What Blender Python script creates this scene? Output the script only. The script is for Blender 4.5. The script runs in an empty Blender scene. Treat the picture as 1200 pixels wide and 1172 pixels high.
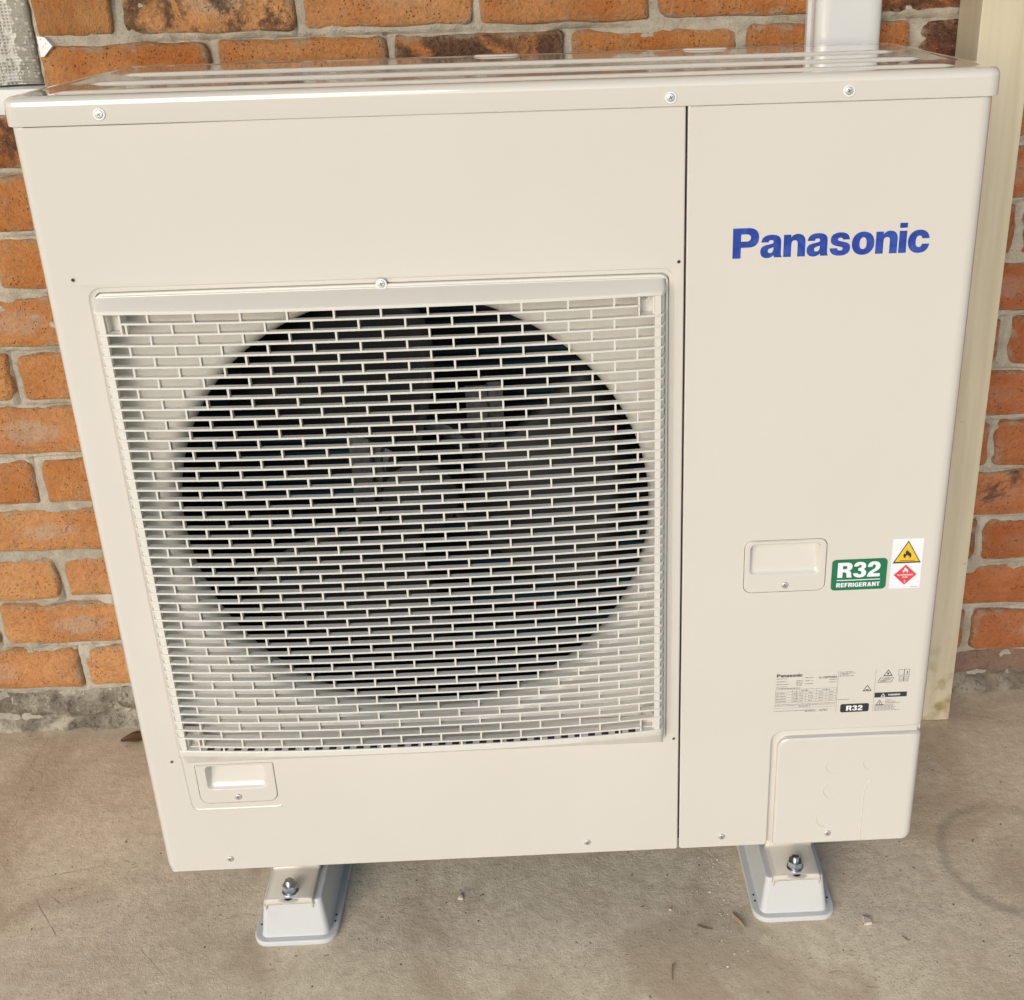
import bpy, bmesh, math, random
import numpy as np
from mathutils import Vector, Matrix
from mathutils.geometry import tessellate_polygon

R = math.radians
S = bpy.context.scene
C = S.collection
random.seed(7)
rng = np.random.default_rng(11)

# ------------------------------------------------------------------ camera
cam = bpy.data.cameras.new('camera')
cam.sensor_width = 36.0
cam.lens = 1233.646 / 1200 * 36
cam.shift_x = (600 - 667.735) / 1200
cam.shift_y = (419.684 - 586) / 1200
cam.clip_start = 0.02
cam.clip_end = 200
camo = bpy.data.objects.new('camera', cam)
camo.location = (0.03078, -1.06763, 1.21726)
camo.rotation_euler = (1.2088084, 0.0271629, -0.0324394)
C.objects.link(camo)
S.camera = camo

# ------------------------------------------------------------------ sky, sun, exposure
SUN_EL, SUN_AZ = 20.5, 27.0           # elevation; degrees to the left of straight-on
W = bpy.data.worlds.new('World'); S.world = W; W.use_nodes = True
wn = W.node_tree.nodes; wl = W.node_tree.links
bg = wn['Background']
sky = wn.new('ShaderNodeTexSky'); sky.sky_type = 'NISHITA'; sky.sun_disc = False
sky.sun_elevation = R(SUN_EL); sky.sun_rotation = R(180 + SUN_AZ)
sky.air_density = 1.0; sky.dust_density = 0.8; sky.ozone_density = 1.5
wl.new(sky.outputs[0], bg.inputs[0]); bg.inputs[1].default_value = 0.15
sl = bpy.data.lights.new('sun', 'SUN'); sl.energy = 1.4; sl.angle = R(42); sl.color = (1.0, 0.98, 0.955)
so = bpy.data.objects.new('sun', sl); C.objects.link(so)
sd = Vector((math.sin(R(SUN_AZ)) * math.cos(R(SUN_EL)), math.cos(R(SUN_AZ)) * math.cos(R(SUN_EL)), -math.sin(R(SUN_EL))))
so.rotation_euler = sd.to_track_quat('-Z', 'Y').to_euler(); so.location = (-3, -5, 4)
vs = S.view_settings
vs.view_transform = 'Standard'; vs.look = 'None'; vs.gamma = 1.0; vs.use_curve_mapping = False
vs.exposure = 0.38
S.cycles.use_denoising = True
S.cycles.max_bounces = 8

# ------------------------------------------------------------------ node helpers
class Mat:
    def __init__(self, name, base=(.5, .5, .5), rough=.5, metal=0., spec=.5, coat=0.):
        m = bpy.data.materials.new(name); m.use_nodes = True
        self.m = m; self.t = m.node_tree; self.b = self.t.nodes['Principled BSDF']
        self.b.inputs['Base Color'].default_value = (*base, 1)
        self.b.inputs['Roughness'].default_value = rough
        self.b.inputs['Metallic'].default_value = metal
        self.b.inputs['Specular IOR Level'].default_value = spec
        self.b.inputs['Coat Weight'].default_value = coat
        self.b.inputs['Coat Roughness'].default_value = .08
    def n(self, ty, **kw):
        x = self.t.nodes.new(ty)
        for k, v in kw.items(): setattr(x, k, v)
        return x
    def set(self, sock, v):
        if isinstance(v, bpy.types.NodeSocket): self.t.links.new(v, sock)
        else: sock.default_value = v
    def obj(self):
        return self.n('ShaderNodeTexCoord').outputs['Object']
    def rand(self):
        return self.n('ShaderNodeObjectInfo').outputs['Random']
    def attr(self, name):
        return self.n('ShaderNodeAttribute', attribute_type='OBJECT', attribute_name=name).outputs['Fac']
    def math(self, op, a, b=0., c=0.):
        x = self.n('ShaderNodeMath', operation=op)
        self.set(x.inputs[0], a); self.set(x.inputs[1], b); self.set(x.inputs[2], c)
        return x.outputs[0]
    def vmath(self, op, a, b=(0, 0, 0)):
        x = self.n('ShaderNodeVectorMath', operation=op)
        self.set(x.inputs[0], a); self.set(x.inputs[1], b)
        return x.outputs[0] if op not in ('LENGTH', 'DISTANCE') else x.outputs['Value']
    def sep(self, v):
        x = self.n('ShaderNodeSeparateXYZ'); self.set(x.inputs[0], v); return x.outputs
    def noise(self, vec, scale, detail=3., rough=.5, dist=0.):
        x = self.n('ShaderNodeTexNoise'); self.set(x.inputs['Vector'], vec)
        x.inputs['Scale'].default_value = scale; x.inputs['Detail'].default_value = detail
        x.inputs['Roughness'].default_value = rough; x.inputs['Distortion'].default_value = dist
        return x.outputs['Fac']
    def voro(self, vec, scale, feature='F1'):
        x = self.n('ShaderNodeTexVoronoi', feature=feature); self.set(x.inputs['Vector'], vec)
        x.inputs['Scale'].default_value = scale
        return x.outputs['Distance']
    def ramp(self, f, lo, hi, smooth=True):
        x = self.n('ShaderNodeMapRange', interpolation_type='SMOOTHSTEP' if smooth else 'LINEAR')
        self.set(x.inputs[0], f); x.inputs[1].default_value = lo; x.inputs[2].default_value = hi
        return x.outputs[0]
    def mix(self, f, a, b, mode='MIX'):
        x = self.n('ShaderNodeMix', data_type='RGBA', blend_type=mode)
        self.set(x.inputs[0], f)
        for s, v in ((x.inputs[6], a), (x.inputs[7], b)):
            if isinstance(v, tuple): v = (*v, 1) if len(v) == 3 else v
            self.set(s, v)
        return x.outputs[2]
    def color(self, v): self.set(self.b.inputs['Base Color'], v)
    def rough(self, v): self.set(self.b.inputs['Roughness'], v)
    def bump(self, h, dist=.001, strength=1., prev=None):
        x = self.n('ShaderNodeBump'); self.set(x.inputs['Height'], h)
        x.inputs['Distance'].default_value = dist; x.inputs['Strength'].default_value = strength
        if prev is not None: self.set(x.inputs['Normal'], prev)
        self.set(self.b.inputs['Normal'], x.outputs[0])
        return x.outputs[0]

M = {}
# enamelled ivory sheet metal
def enamel(name, col, rough, wav, coat=.35):
    a = Mat(name, col, rough, spec=.5, coat=coat)
    a.b.inputs['Coat Roughness'].default_value = .03 if coat == 1 else .08
    o = a.obj()
    n1 = a.noise(o, 5, 2)
    a.color(a.mix(n1, tuple(c * .97 for c in col), tuple(min(1, c * 1.03) for c in col)))
    a.rough(a.math('ADD', a.math('MULTIPLY', a.noise(o, 40, 3), .06), rough - .03))
    b1 = a.bump(a.noise(o, 3.2, 1.5), wav)
    if coat < 1: a.bump(a.noise(o, 900, 2), .00004, 1, b1)
    return a.m
IVORY = (.650, .608, .540)
M['ivory'] = enamel('ivory_enamel', IVORY, .20, .0045, .8)
M['ivory_top'] = enamel('ivory_enamel_top', IVORY, .08, .00006, 1.0)
M['ivory_plastic'] = enamel('ivory_plastic', (.685, .652, .582), .38, .0004)
a = Mat('ivory_bracket', (.66, .60, .50), .22, coat=.3); M['bracket'] = a.m
a = Mat('zinc', (.62, .63, .64), .28, 1.0)
a.bump(a.noise(a.obj(), 600, 2), .0001); M['zinc'] = a.m
a = Mat('screw_plate', (.70, .69, .66), .42, .75); M['screw'] = a.m
a = Mat('recess_black', (.012, .012, .012), .7); M['black'] = a.m
a = Mat('fan_plastic', (.007, .0075, .008), .5, spec=.25)
a.bump(a.noise(a.obj(), 30, 3), .0004); M['fan'] = a.m
a = Mat('pan_shade', (.03, .03, .03), .7); M['pan'] = a.m  # near-black in place of beige: the unlit cabinet inside is put into the colour
a = Mat('galvanised', (.30, .31, .32), .42, .8)
a.color(a.mix(a.voro(a.obj(), 120), (.08, .083, .088), (.17, .175, .18))); M['galv'] = a.m
a = Mat('blue_fins', (.006, .018, .026), .5, .0, spec=.2)
o = a.obj(); sx = a.sep(o)
w = a.math('SINE', a.math('MULTIPLY', sx[2], 300.))
a.color(a.mix(a.ramp(w, .5, .95), (.004, .007, .011), (.008, .05, .075))); M['fins'] = a.m  # fin blue taken near black, with the cabinet's inner shade put into it
# support block plastic
a = Mat('block_plastic', (.60, .61, .60), .42)
o = a.obj()
a.color(a.mix(a.ramp(a.noise(o, 16, 4, .6), .5, .8), (.595, .588, .560), (.50, .49, .46)))
a.bump(a.noise(o, 1400, 2), .00012); M['block'] = a.m
# painted print / stickers
for k, col, rg in (('blue', (.028, .055, .44), .3), ('green', (.012, .165, .072), .35), ('white', (.80, .80, .82), .35),
                   ('ink', (.03, .03, .03), .5), ('inkgrey', (.16, .15, .135), .5), ('yellow', (.78, .50, .03), .35),
                   ('red', (.70, .06, .075), .35), ('sheen', (.67, .615, .515), .26)):
    M[k] = Mat('print_' + k, col, rg).m
# logo film has slight creases
a = Mat('logo_film', (.030, .060, .42), .22)
o = a.obj(); cr = a.noise(o, 55, 4, .6, 1.0)
a.color(a.mix(a.ramp(cr, .35, .7), (.016, .046, .29), (.036, .085, .39)))
a.bump(cr, .0012); M['logo'] = a.m
# duct
a = Mat('duct_pvc', (.66, .66, .65), .2, coat=.25)
a.bump(a.noise(a.obj(), 25, 2), .0006); M['duct'] = a.m
a = Mat('white_paint', (.78, .77, .74), .45); a.bump(a.noise(a.obj(), 90, 3), .0004); M['white_paint'] = a.m
# post
a = Mat('post_paint', (.47, .385, .23), .5)
o = a.obj(); sx = a.sep(o)
strk = a.noise(a.vmath('MULTIPLY', o, (60, 60, 3)), 1, 4)
c1 = a.mix(a.ramp(strk, .35, .75), (.63, .545, .39), (.55, .465, .32))
spots = a.ramp(a.noise(o, 70, 3, .6), .70, .78)
c1 = a.mix(spots, c1, (.30, .23, .12))
low = a.ramp(sx[2], .22, .0)
c1 = a.mix(a.math('MULTIPLY', low, a.ramp(a.noise(o, 40, 4), .42, .7)), c1, (.33, .24, .11))
a.color(c1); a.bump(a.math('ADD', strk, a.noise(o, 200, 3)), .0004); M['post'] = a.m
# bricks
a = Mat('clay_brick', (.4, .17, .07), .9, spec=.2)
o = a.obj(); rn = a.rand()
off = a.n('ShaderNodeCombineXYZ'); a.set(off.inputs[0], a.math('MULTIPLY', rn, 37.)); a.set(off.inputs[1], a.math('MULTIPLY', rn, 11.)); a.set(off.inputs[2], a.math('MULTIPLY', rn, 53.))
p = a.vmath('ADD', o, off.outputs[0])
tone = a.attr('tone'); blush = a.attr('blush'); burn = a.attr('burn'); redd = a.attr('red')
n1 = a.noise(p, 11, 5, .6, .4); n2 = a.noise(p, 42, 5, .65); n3 = a.noise(p, 150, 5, .7); n4 = a.noise(p, 520, 3, .7)
light = a.mix(redd, (.82, .425, .175), (.66, .235, .100))
dark = a.mix(redd, (.58, .205, .052), (.42, .110, .040))
f = a.math('ADD', a.math('MULTIPLY', n1, 1.6), a.math('MULTIPLY', n2, .8))
f = a.math('ADD', f, a.math('SUBTRACT', tone, 1.22))
c = a.mix(a.ramp(f, .1, 1.0, False), dark, light)
# pale kiss mark where the bricks touched in the kiln
sp = a.sep(o)
wob = a.math('ADD', a.math('MULTIPLY', a.math('SUBTRACT', n1, .5), 1.6), a.math('MULTIPLY', a.math('SUBTRACT', n2, .5), 1.1))
ex = a.math('DIVIDE', a.math('ADD', sp[0], a.math('MULTIPLY', a.math('SUBTRACT', rn, .5), .07)), .060)
ez = a.math('DIVIDE', sp[2], .022)
el = a.math('ADD', a.math('SQRT', a.math('ADD', a.math('MULTIPLY', ex, ex), a.math('MULTIPLY', ez, ez))), wob)
bl = a.math('MULTIPLY', a.math('MULTIPLY', a.ramp(el, 1.0, .35), a.ramp(n3, .30, .52)), blush)
c = a.mix(a.math('MULTIPLY', bl, .72), c, a.mix(n3, (.56, .41, .30), (.74, .58, .44)))
# burnt patches
bn = a.ramp(a.math('ADD', a.math('ADD', a.noise(p, 14, 5, .7, .5), a.math('MULTIPLY', n3, .22)), a.math('MULTIPLY', burn, .55)), .86, 1.0)
c = a.mix(a.math('MULTIPLY', bn, .88), c, a.mix(a.ramp(n3, .35, .65), (.04, .026, .022), (.15, .095, .07)))
# mottling, sand crust towards the arrises
c = a.mix(a.math('MULTIPLY', a.ramp(n2, .45, .65), .36), c, a.mix(.5, c, (.24, .085, .03)))
c = a.mix(a.math('MULTIPLY', a.ramp(n3, .45, .68), .42), c, a.mix(.6, c, (.20, .075, .028)))
ar = a.math('MAXIMUM', a.ramp(a.math('ABSOLUTE', sp[2]), .024, .037), a.ramp(a.math('ABSOLUTE', sp[0]), .098, .114))
crust = a.math('MULTIPLY', ar, a.ramp(n3, .38, .58))
c = a.mix(a.math('MULTIPLY', crust, .55), c, a.mix(n2, (.30, .14, .055), (.62, .45, .27)))
v1 = a.voro(p, 300)
grain = a.math('MULTIPLY', a.ramp(v1, .24, .10), a.ramp(a.math('ADD', n2, a.math('MULTIPLY', ar, .12)), .50, .62))
c = a.mix(a.math('MULTIPLY', grain, .70), c, (.74, .58, .38))
v2 = a.voro(a.vmath('ADD', p, (3.1, 1.7, 9.2)), 190)
pits = a.math('MULTIPLY', a.ramp(v2, .24, .12), a.ramp(a.noise(p, 33, 3), .45, .58))
c = a.mix(a.math('MULTIPLY', pits, .78), c, (.07, .033, .017))
# lime smear from the joints
sm = a.math('MULTIPLY', a.ramp(a.math('ADD', n2, a.math('MULTIPLY', ar, .16)), .62, .74), .45)
c = a.mix(sm, c, (.50, .43, .33))
a.color(c)
h = a.math('ADD', a.math('ADD', a.math('MULTIPLY', n2, .8), a.math('MULTIPLY', n3, .9)), a.math('MULTIPLY', pits, -.5))
h = a.math('ADD', a.math('ADD', h, a.math('MULTIPLY', grain, .25)), a.math('MULTIPLY', n4, .35))
a.bump(h, .0090); M['brick'] = a.m
# mortar
a = Mat('mortar', (.30, .27, .22), .95, spec=.2)
o = a.obj(); n1 = a.noise(o, 7, 4); n2 = a.noise(o, 60, 5, .65); n3 = a.noise(o, 330, 4, .7)
c = a.mix(a.ramp(a.math('ADD', a.math('MULTIPLY', n1, .6), a.math('MULTIPLY', n2, .5)), .35, .75), (.40, .35, .27), (.60, .535, .425))
c = a.mix(a.math('MULTIPLY', a.ramp(n3, .56, .72), .7), c, (.15, .125, .09))
c = a.mix(a.math('MULTIPLY', a.ramp(a.voro(o, 300), .18, .08), .5), c, (.52, .47, .38))
a.color(c); a.bump(a.math('ADD', n2, a.math('MULTIPLY', n3, .8)), .0042); M['mortar'] = a.m
# rough bedding mortar at the foot of the wall
a = Mat('bedding_mortar', (.2, .18, .15), .95, spec=.2)
o = a.obj(); n1 = a.noise(o, 16, 5, .65, .6); n2 = a.noise(o, 90, 5, .7)
c = a.mix(a.ramp(n1, .36, .66), (.20, .17, .125), (.50, .44, .34))
c = a.mix(a.math('MULTIPLY', a.ramp(n2, .50, .66), .75), c, (.085, .07, .05))
c = a.mix(a.math('MULTIPLY', a.ramp(a.noise(a.vmath('ADD', o, (5, 5, 5)), 70, 4), .60, .72), .6), c, (.50, .45, .36))
sx = a.sep(o)
brn = a.math('MULTIPLY', a.ramp(sx[0], .45, .62), a.ramp(a.math('ADD', sx[2], a.math('MULTIPLY', n1, .05)), .055, .072))
c = a.mix(a.math('MULTIPLY', brn, .8), c, a.mix(n2, (.24, .115, .075), (.42, .23, .15)))
c = a.mix(a.math('MULTIPLY', a.ramp(sx[0], .45, .62), .45), c, (.16, .12, .085))
a.color(c); a.bump(a.math('ADD', n1, n2), .007); M['bedding'] = a.m
# concrete floor
a = Mat('concrete', (.45, .38, .28), .85, spec=.25)
o = a.obj(); n0 = a.noise(o, 1.7, 3); n1 = a.noise(o, 7, 6, .65, .6); n2 = a.noise(o, 55, 6, .7); n3 = a.noise(o, 300, 5, .78); n4 = a.noise(o, 950, 2)
sx = a.sep(o)
f = a.math('ADD', a.math('ADD', a.math('MULTIPLY', n0, .25), a.math('MULTIPLY', n1, .45)), a.math('MULTIPLY', n2, .55))
c = a.mix(a.ramp(f, .42, .86), (.61, .50, .35), (.89, .765, .565))
c = a.mix(a.math('MULTIPLY', a.ramp(n3, .52, .68), a.math('ADD', .12, a.math('MULTIPLY', a.ramp(n1, .42, .62), .35))), c, (.42, .32, .21))
c = a.mix(a.math('MULTIPLY', a.ramp(a.noise(a.vmath('ADD', o, (1, 2, 0)), 310, 4, .75), .57, .67), .28), c, (.92, .80, .62))
# trowel drag marks in patches
st = a.noise(a.vmath('MULTIPLY', a.vmath('ADD', o, (0, 0, 0)), (45, 150, 1)), 1, 4, .7, 1.5)
drag = a.math('MULTIPLY', a.ramp(st, .60, .70), a.ramp(n1, .50, .60))
c = a.mix(a.math('MULTIPLY', drag, .5), c, (.33, .25, .165))
# irregular pits, pale crumbs, dark specks
pit = a.ramp(a.math('ADD', a.noise(o, 95, 3, .6), a.math('MULTIPLY', a.noise(o, 10, 2), .16)), .775, .805)
c = a.mix(a.math('MULTIPLY', pit, .85), c, (.10, .075, .05))
v = a.voro(o, 66); pm = a.ramp(a.noise(o, 26, 3), .55, .60)
pit2 = a.math('MULTIPLY', a.ramp(v, .11, .05), pm)
c = a.mix(a.math('MULTIPLY', pit2, .9), c, (.05, .038, .026))
v = a.voro(a.vmath('ADD', o, (2.3, 7.7, 0)), 130); pm2 = a.ramp(a.noise(o, 15, 2), .54, .62)
c = a.mix(a.math('MULTIPLY', a.math('MULTIPLY', a.ramp(v, .17, .08), pm2), .8), c, (.95, .85, .70))
v = a.voro(a.vmath('ADD', o, (5.3, 1.7, 0)), 240); pm3 = a.ramp(n1, .44, .58)
c = a.mix(a.math('MULTIPLY', a.math('MULTIPLY', a.ramp(v, .24, .12), pm3), .65), c, (.20, .15, .10))
# brown staining beside the wall and patches of rust-brown
stain = a.math('MULTIPLY', a.ramp(sx[1], .14, .42), a.ramp(n1, .34, .60))
c = a.mix(a.math('MULTIPLY', stain, .55), c, (.44, .31, .205))
c = a.mix(a.math('MULTIPLY', a.ramp(a.noise(a.vmath('ADD', o, (4, 4, 0)), 4.5, 4, .6, .8), .46, .66), .68), c, (.50, .375, .255))
# dried ring left by a pot
dx = a.math('ADD', a.math('SUBTRACT', sx[0], .668), a.math('MULTIPLY', a.math('SUBTRACT', n1, .5), .05))
dy = a.math('ADD', a.math('SUBTRACT', sx[1], .068), a.math('MULTIPLY', a.math('SUBTRACT', n2, .5), .02))
rr_ = a.math('SQRT', a.math('ADD', a.math('MULTIPLY', dx, dx), a.math('MULTIPLY', dy, dy)))
ring = a.math('MULTIPLY', a.ramp(a.math('ABSOLUTE', a.math('SUBTRACT', rr_, .096)), .013, .001), a.ramp(a.math('ADD', n1, a.math('MULTIPLY', n2, .4)), .42, .95))
c = a.mix(a.math('MULTIPLY', ring, .6), c, (.22, .17, .12))
# scratches and a hairline crack
def scratch(c, x0, y0, x1, y1, w_, k_, col, wob_=.006):
    L_ = math.hypot(x1 - x0, y1 - y0); ux, uy = (x1 - x0) / L_, (y1 - y0) / L_
    px_ = a.math('SUBTRACT', sx[0], x0); py_ = a.math('SUBTRACT', sx[1], y0)
    al = a.math('ADD', a.math('MULTIPLY', px_, ux), a.math('MULTIPLY', py_, uy))
    ac = a.math('ADD', a.math('SUBTRACT', a.math('MULTIPLY', px_, -uy), a.math('MULTIPLY', py_, -ux)), a.math('MULTIPLY', a.math('SUBTRACT', a.noise(o, 18, 4), .5), wob_))
    m_ = a.math('MULTIPLY', a.ramp(a.math('ABSOLUTE', ac), w_, w_ * .3), a.math('MULTIPLY', a.ramp(al, 0., .01), a.ramp(al, L_, L_ - .01)))
    return a.mix(a.math('MULTIPLY', a.math('MULTIPLY', m_, a.ramp(n2, .38, .56)), k_), c, col)
for x0, y0, x1, y1, w_, k_, col in ((-.720, .077, -.661, .008, .0011, .7, (.20, .15, .10)), (-.700, .081, -.671, .058, .0013, .7, (.20, .15, .10)), (-.544, -.012, -.494, -.059, .0013, .75, (.17, .13, .09)),
                                 (-.541, -.014, -.491, -.061, .0010, .5, (.95, .84, .66)), (-.749, .108, -.626, .132, .0016, .45, (.28, .21, .14)), (-.752, .112, -.640, .134, .0012, .4, (.95, .84, .66)), (-.12, -.05, -.02, -.075, .0009, .4, (.30, .22, .15)), (.42, -.08, .50, -.055, .0010, .4, (.28, .21, .14))):
    c = scratch(c, x0, y0, x1, y1, w_, k_, col)
c = scratch(c, -.850, .410, -.800, .190, .0011, .38, (.12, .09, .065), .06)
a.color(c)
h = a.math('ADD', a.math('ADD', a.math('MULTIPLY', n2, .75), a.math('MULTIPLY', n3, .30)), a.math('ADD', a.math('MULTIPLY', a.math('ADD', pit, pit2), -.6), a.math('MULTIPLY', n4, .2)))
h = a.math('ADD', h, a.math('MULTIPLY', drag, -.25))
a.bump(h, .0030); a.rough(a.math('ADD', .70, a.math('MULTIPLY', n2, .28))); M['concrete'] = a.m
# roof lining
a = Mat('roof_sheet', (.34, .32, .29), .7); M['roof'] = a.m
# lace
a = Mat('lace', (.3, .29, .25), .9, spec=.1)
o = a.obj(); sx = a.sep(o)
flat2 = a.n('ShaderNodeCombineXYZ'); a.set(flat2.inputs[0], sx[0]); a.set(flat2.inputs[1], sx[2])
q = flat2.outputs[0]
qs = a.vmath('MULTIPLY', q, (700., 700., 0.))
s3 = a.sep(qs)
net = a.math('MULTIPLY', a.math('SINE', a.math('ADD', s3[0], s3[1])), a.math('SINE', a.math('SUBTRACT', s3[0], s3[1])))
fl = a.noise(q, 46, 1.5, .5, 2.2)
flow = a.math('MULTIPLY', a.ramp(fl, .52, .55), a.ramp(a.voro(q, 190), .12, .2))
scal = a.math('MULTIPLY', a.math('ABSOLUTE', a.math('SINE', a.math('MULTIPLY', sx[2], 190.))), .006)
edge = a.ramp(a.math('ADD', sx[0], a.math('ADD', .679, scal)), -.002, .001)
dots = a.ramp(a.voro(a.vmath('MULTIPLY', q, (1.0, 1.0, 0.)), 150), .36, .28)
c = a.mix(a.ramp(net, .0, .35), (.76, .73, .65), (.42, .40, .34))
c = a.mix(flow, c, (.88, .86, .80))
c = a.mix(edge, c, a.mix(dots, (.40, .38, .32), (.66, .63, .56)))
a.color(c); a.bump(a.math('ADD', a.math('MULTIPLY', net, -.3), flow), .0005); M['lace'] = a.m
a = Mat('glass', (1, 1, 1), .02); a.b.inputs['Transmission Weight'].default_value = 1; a.b.inputs['IOR'].default_value = 1.05; M['glass'] = a.m
a = Mat('dry_wood', (.33, .235, .14), .8); a.bump(a.noise(a.obj(), 300, 3), .0006); M['wood'] = a.m
a = Mat('chip_pale', (.62, .52, .42), .8); a.bump(a.noise(a.obj(), 300, 3), .0006); M['chip'] = a.m
a = Mat('dry_leaf', (.15, .08, .035), .8); a.bump(a.noise(a.obj(), 200, 3), .001); M['leaf'] = a.m

# ------------------------------------------------------------------ object helpers
def mesh(name, verts, faces, mats, smooth=True, angle=40):
    me = bpy.data.meshes.new(name)
    me.from_pydata([tuple(v) for v in verts], [], [tuple(f) for f in faces])
    bm = bmesh.new(); bm.from_mesh(me)
    bmesh.ops.remove_doubles(bm, verts=bm.verts, dist=1e-6)
    bm.to_mesh(me); bm.free()
    for m in (mats if isinstance(mats, (list, tuple)) else [mats]): me.materials.append(M[m])
    if smooth:
        me.shade_smooth(); me.set_sharp_from_angle(angle=R(angle))
    me.validate()
    return me
def link(name, me, parent=None, loc=None, wn=False):
    o = bpy.data.objects.new(name, me); C.objects.link(o)
    if loc is not None: o.location = loc
    if parent is not None:
        o.parent = parent
        if parent.type == 'EMPTY': o.matrix_parent_inverse = Matrix.Translation(-parent.location)
    if wn:
        w_ = o.modifiers.new('normals', 'WEIGHTED_NORMAL'); w_.keep_sharp = True; w_.weight = 100
    return o
def obj(name, verts, faces, mats, parent=None, smooth=True, angle=40, wn=False, loc=None):
    return link(name, mesh(name, verts, faces, mats, smooth, angle), parent, loc, wn)
def thing(name, loc, label, cat, group=None):
    o = bpy.data.objects.new(name, None); o.location = loc; o.empty_display_size = .05; C.objects.link(o)
    return tag(o, label, cat, group)
def tag(o, label, cat, group=None):
    o['label'] = label; o['category'] = cat
    if group: o['group'] = group
    return o
def structure(o): o['kind'] = 'structure'; return o

class G:                                  # geometry collector
    def __init__(s): s.v = []; s.f = []
    def add(s, vs, fs):
        k = len(s.v); s.v += [tuple(v) for v in vs]; s.f += [tuple(i + k for i in f) for f in fs]; return s
    def loops(s, loops, closed=True, cap0=False, cap1=False):
        n = len(loops[0]); vs = [q for l in loops for q in l]; fs = []
        for i in range(len(loops) - 1):
            for j in range(n if closed else n - 1):
                k = (j + 1) % n
                fs.append((i * n + j, i * n + k, (i + 1) * n + k, (i + 1) * n + j))
        if cap0: fs.append(tuple(range(n))[::-1])
        if cap1: fs.append(tuple((len(loops) - 1) * n + j for j in range(n)))
        return s.add(vs, fs)
    def box(s, x0, x1, y0, y1, z0, z1):
        return s.add([(x0, y0, z0), (x1, y0, z0), (x1, y1, z0), (x0, y1, z0), (x0, y0, z1), (x1, y0, z1), (x1, y1, z1), (x0, y1, z1)],
                     [(0, 3, 2, 1), (4, 5, 6, 7), (0, 1, 5, 4), (1, 2, 6, 5), (2, 3, 7, 6), (3, 0, 4, 7)])
    def flat(s, polys):                   # planar face with holes; polys: lists of 3-D points (outer, holes...)
        tri = tessellate_polygon([[Vector(q) for q in pl] for pl in polys])
        vs = [q for pl in polys for q in pl]
        fs = []
        for t in tri:
            a_, b_, c_ = (Vector(vs[i]) for i in t)
            n = (b_ - a_).cross(c_ - a_)
            fs.append(t if n.y < 0 else t[::-1])
        return s.add(vs, fs)
    def bevelled(s, x0, x1, y0, y1, z0, z1, b):
        bm = bmesh.new(); bmesh.ops.create_cube(bm, size=1)
        for v in bm.verts: v.co = ((x0 + x1) / 2 + v.co.x * (x1 - x0), (y0 + y1) / 2 + v.co.y * (y1 - y0), (z0 + z1) / 2 + v.co.z * (z1 - z0))
        bmesh.ops.bevel(bm, geom=bm.edges[:], offset=b, segments=2, profile=.5, affect='EDGES')
        bm.verts.index_update()
        s.add([v.co[:] for v in bm.verts], [[v.index for v in f.verts] for f in bm.faces]); bm.free(); return s
    def make(s, name, mats, parent=None, smooth=True, angle=40, wn=False, loc=None):
        return obj(name, s.v, s.f, mats, parent, smooth, angle, wn, loc)

def rr2(x0, x1, z0, z1, r, ns=6, nc=6):
    """rounded rectangle, counter-clockwise from bottom left as seen from the front; r: one radius or (bl, br, tr, tl)"""
    if not isinstance(r, (tuple, list)): r = (r,) * 4
    out = []
    cs = [(x0 + r[0], z0 + r[0], 180, r[0]), (x1 - r[1], z0 + r[1], 270, r[1]), (x1 - r[2], z1 - r[2], 0, r[2]), (x0 + r[3], z1 - r[3], 90, r[3])]
    for k in range(4):
        cx, cz, a0, rad = cs[k]
        for i in range(nc + 1):
            t = R(a0 + 90 * i / nc); out.append((cx + rad * math.cos(t), cz + rad * math.sin(t)))
        nx_, nz_, a1, rad1 = cs[(k + 1) % 4]
        t = R(a1); e = (nx_ + rad1 * math.cos(t), nz_ + rad1 * math.sin(t)); b_ = out[-1]
        for i in range(1, ns): out.append((b_[0] + (e[0] - b_[0]) * i / ns, b_[1] + (e[1] - b_[1]) * i / ns))
    return out
def at_y(pts, y): return [(x, y(x, z) if callable(y) else y, z) for x, z in pts]
def at_z(pts, z): return [(x, y, z) for x, y in pts]
def clamp(v, a_=0., b_=1.): return max(a_, min(b_, v))
def lathe(profile, n, axis_y0=0.):
    """profile of (radius, y) spun about the y axis; the first and last loops are capped"""
    loops = [[(r * math.cos(2 * math.pi * i / n), y, r * math.sin(2 * math.pi * i / n)) for i in range(n)] for r, y in profile]
    return G().loops(loops, True, False, False)

# ------------------------------------------------------------------ ground and roof
g = G(); g.add([(-40, -80, 0), (40, -80, 0), (40, .6, 0), (-40, .6, 0)], [(0, 1, 2, 3)])
structure(g.make('patio_floor', 'concrete', smooth=False))
g = G(); g.box(-3.2, 3.2, -1.65, .75, 2.45, 2.52)
structure(g.make('veranda_roof', 'roof', smooth=False))

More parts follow.
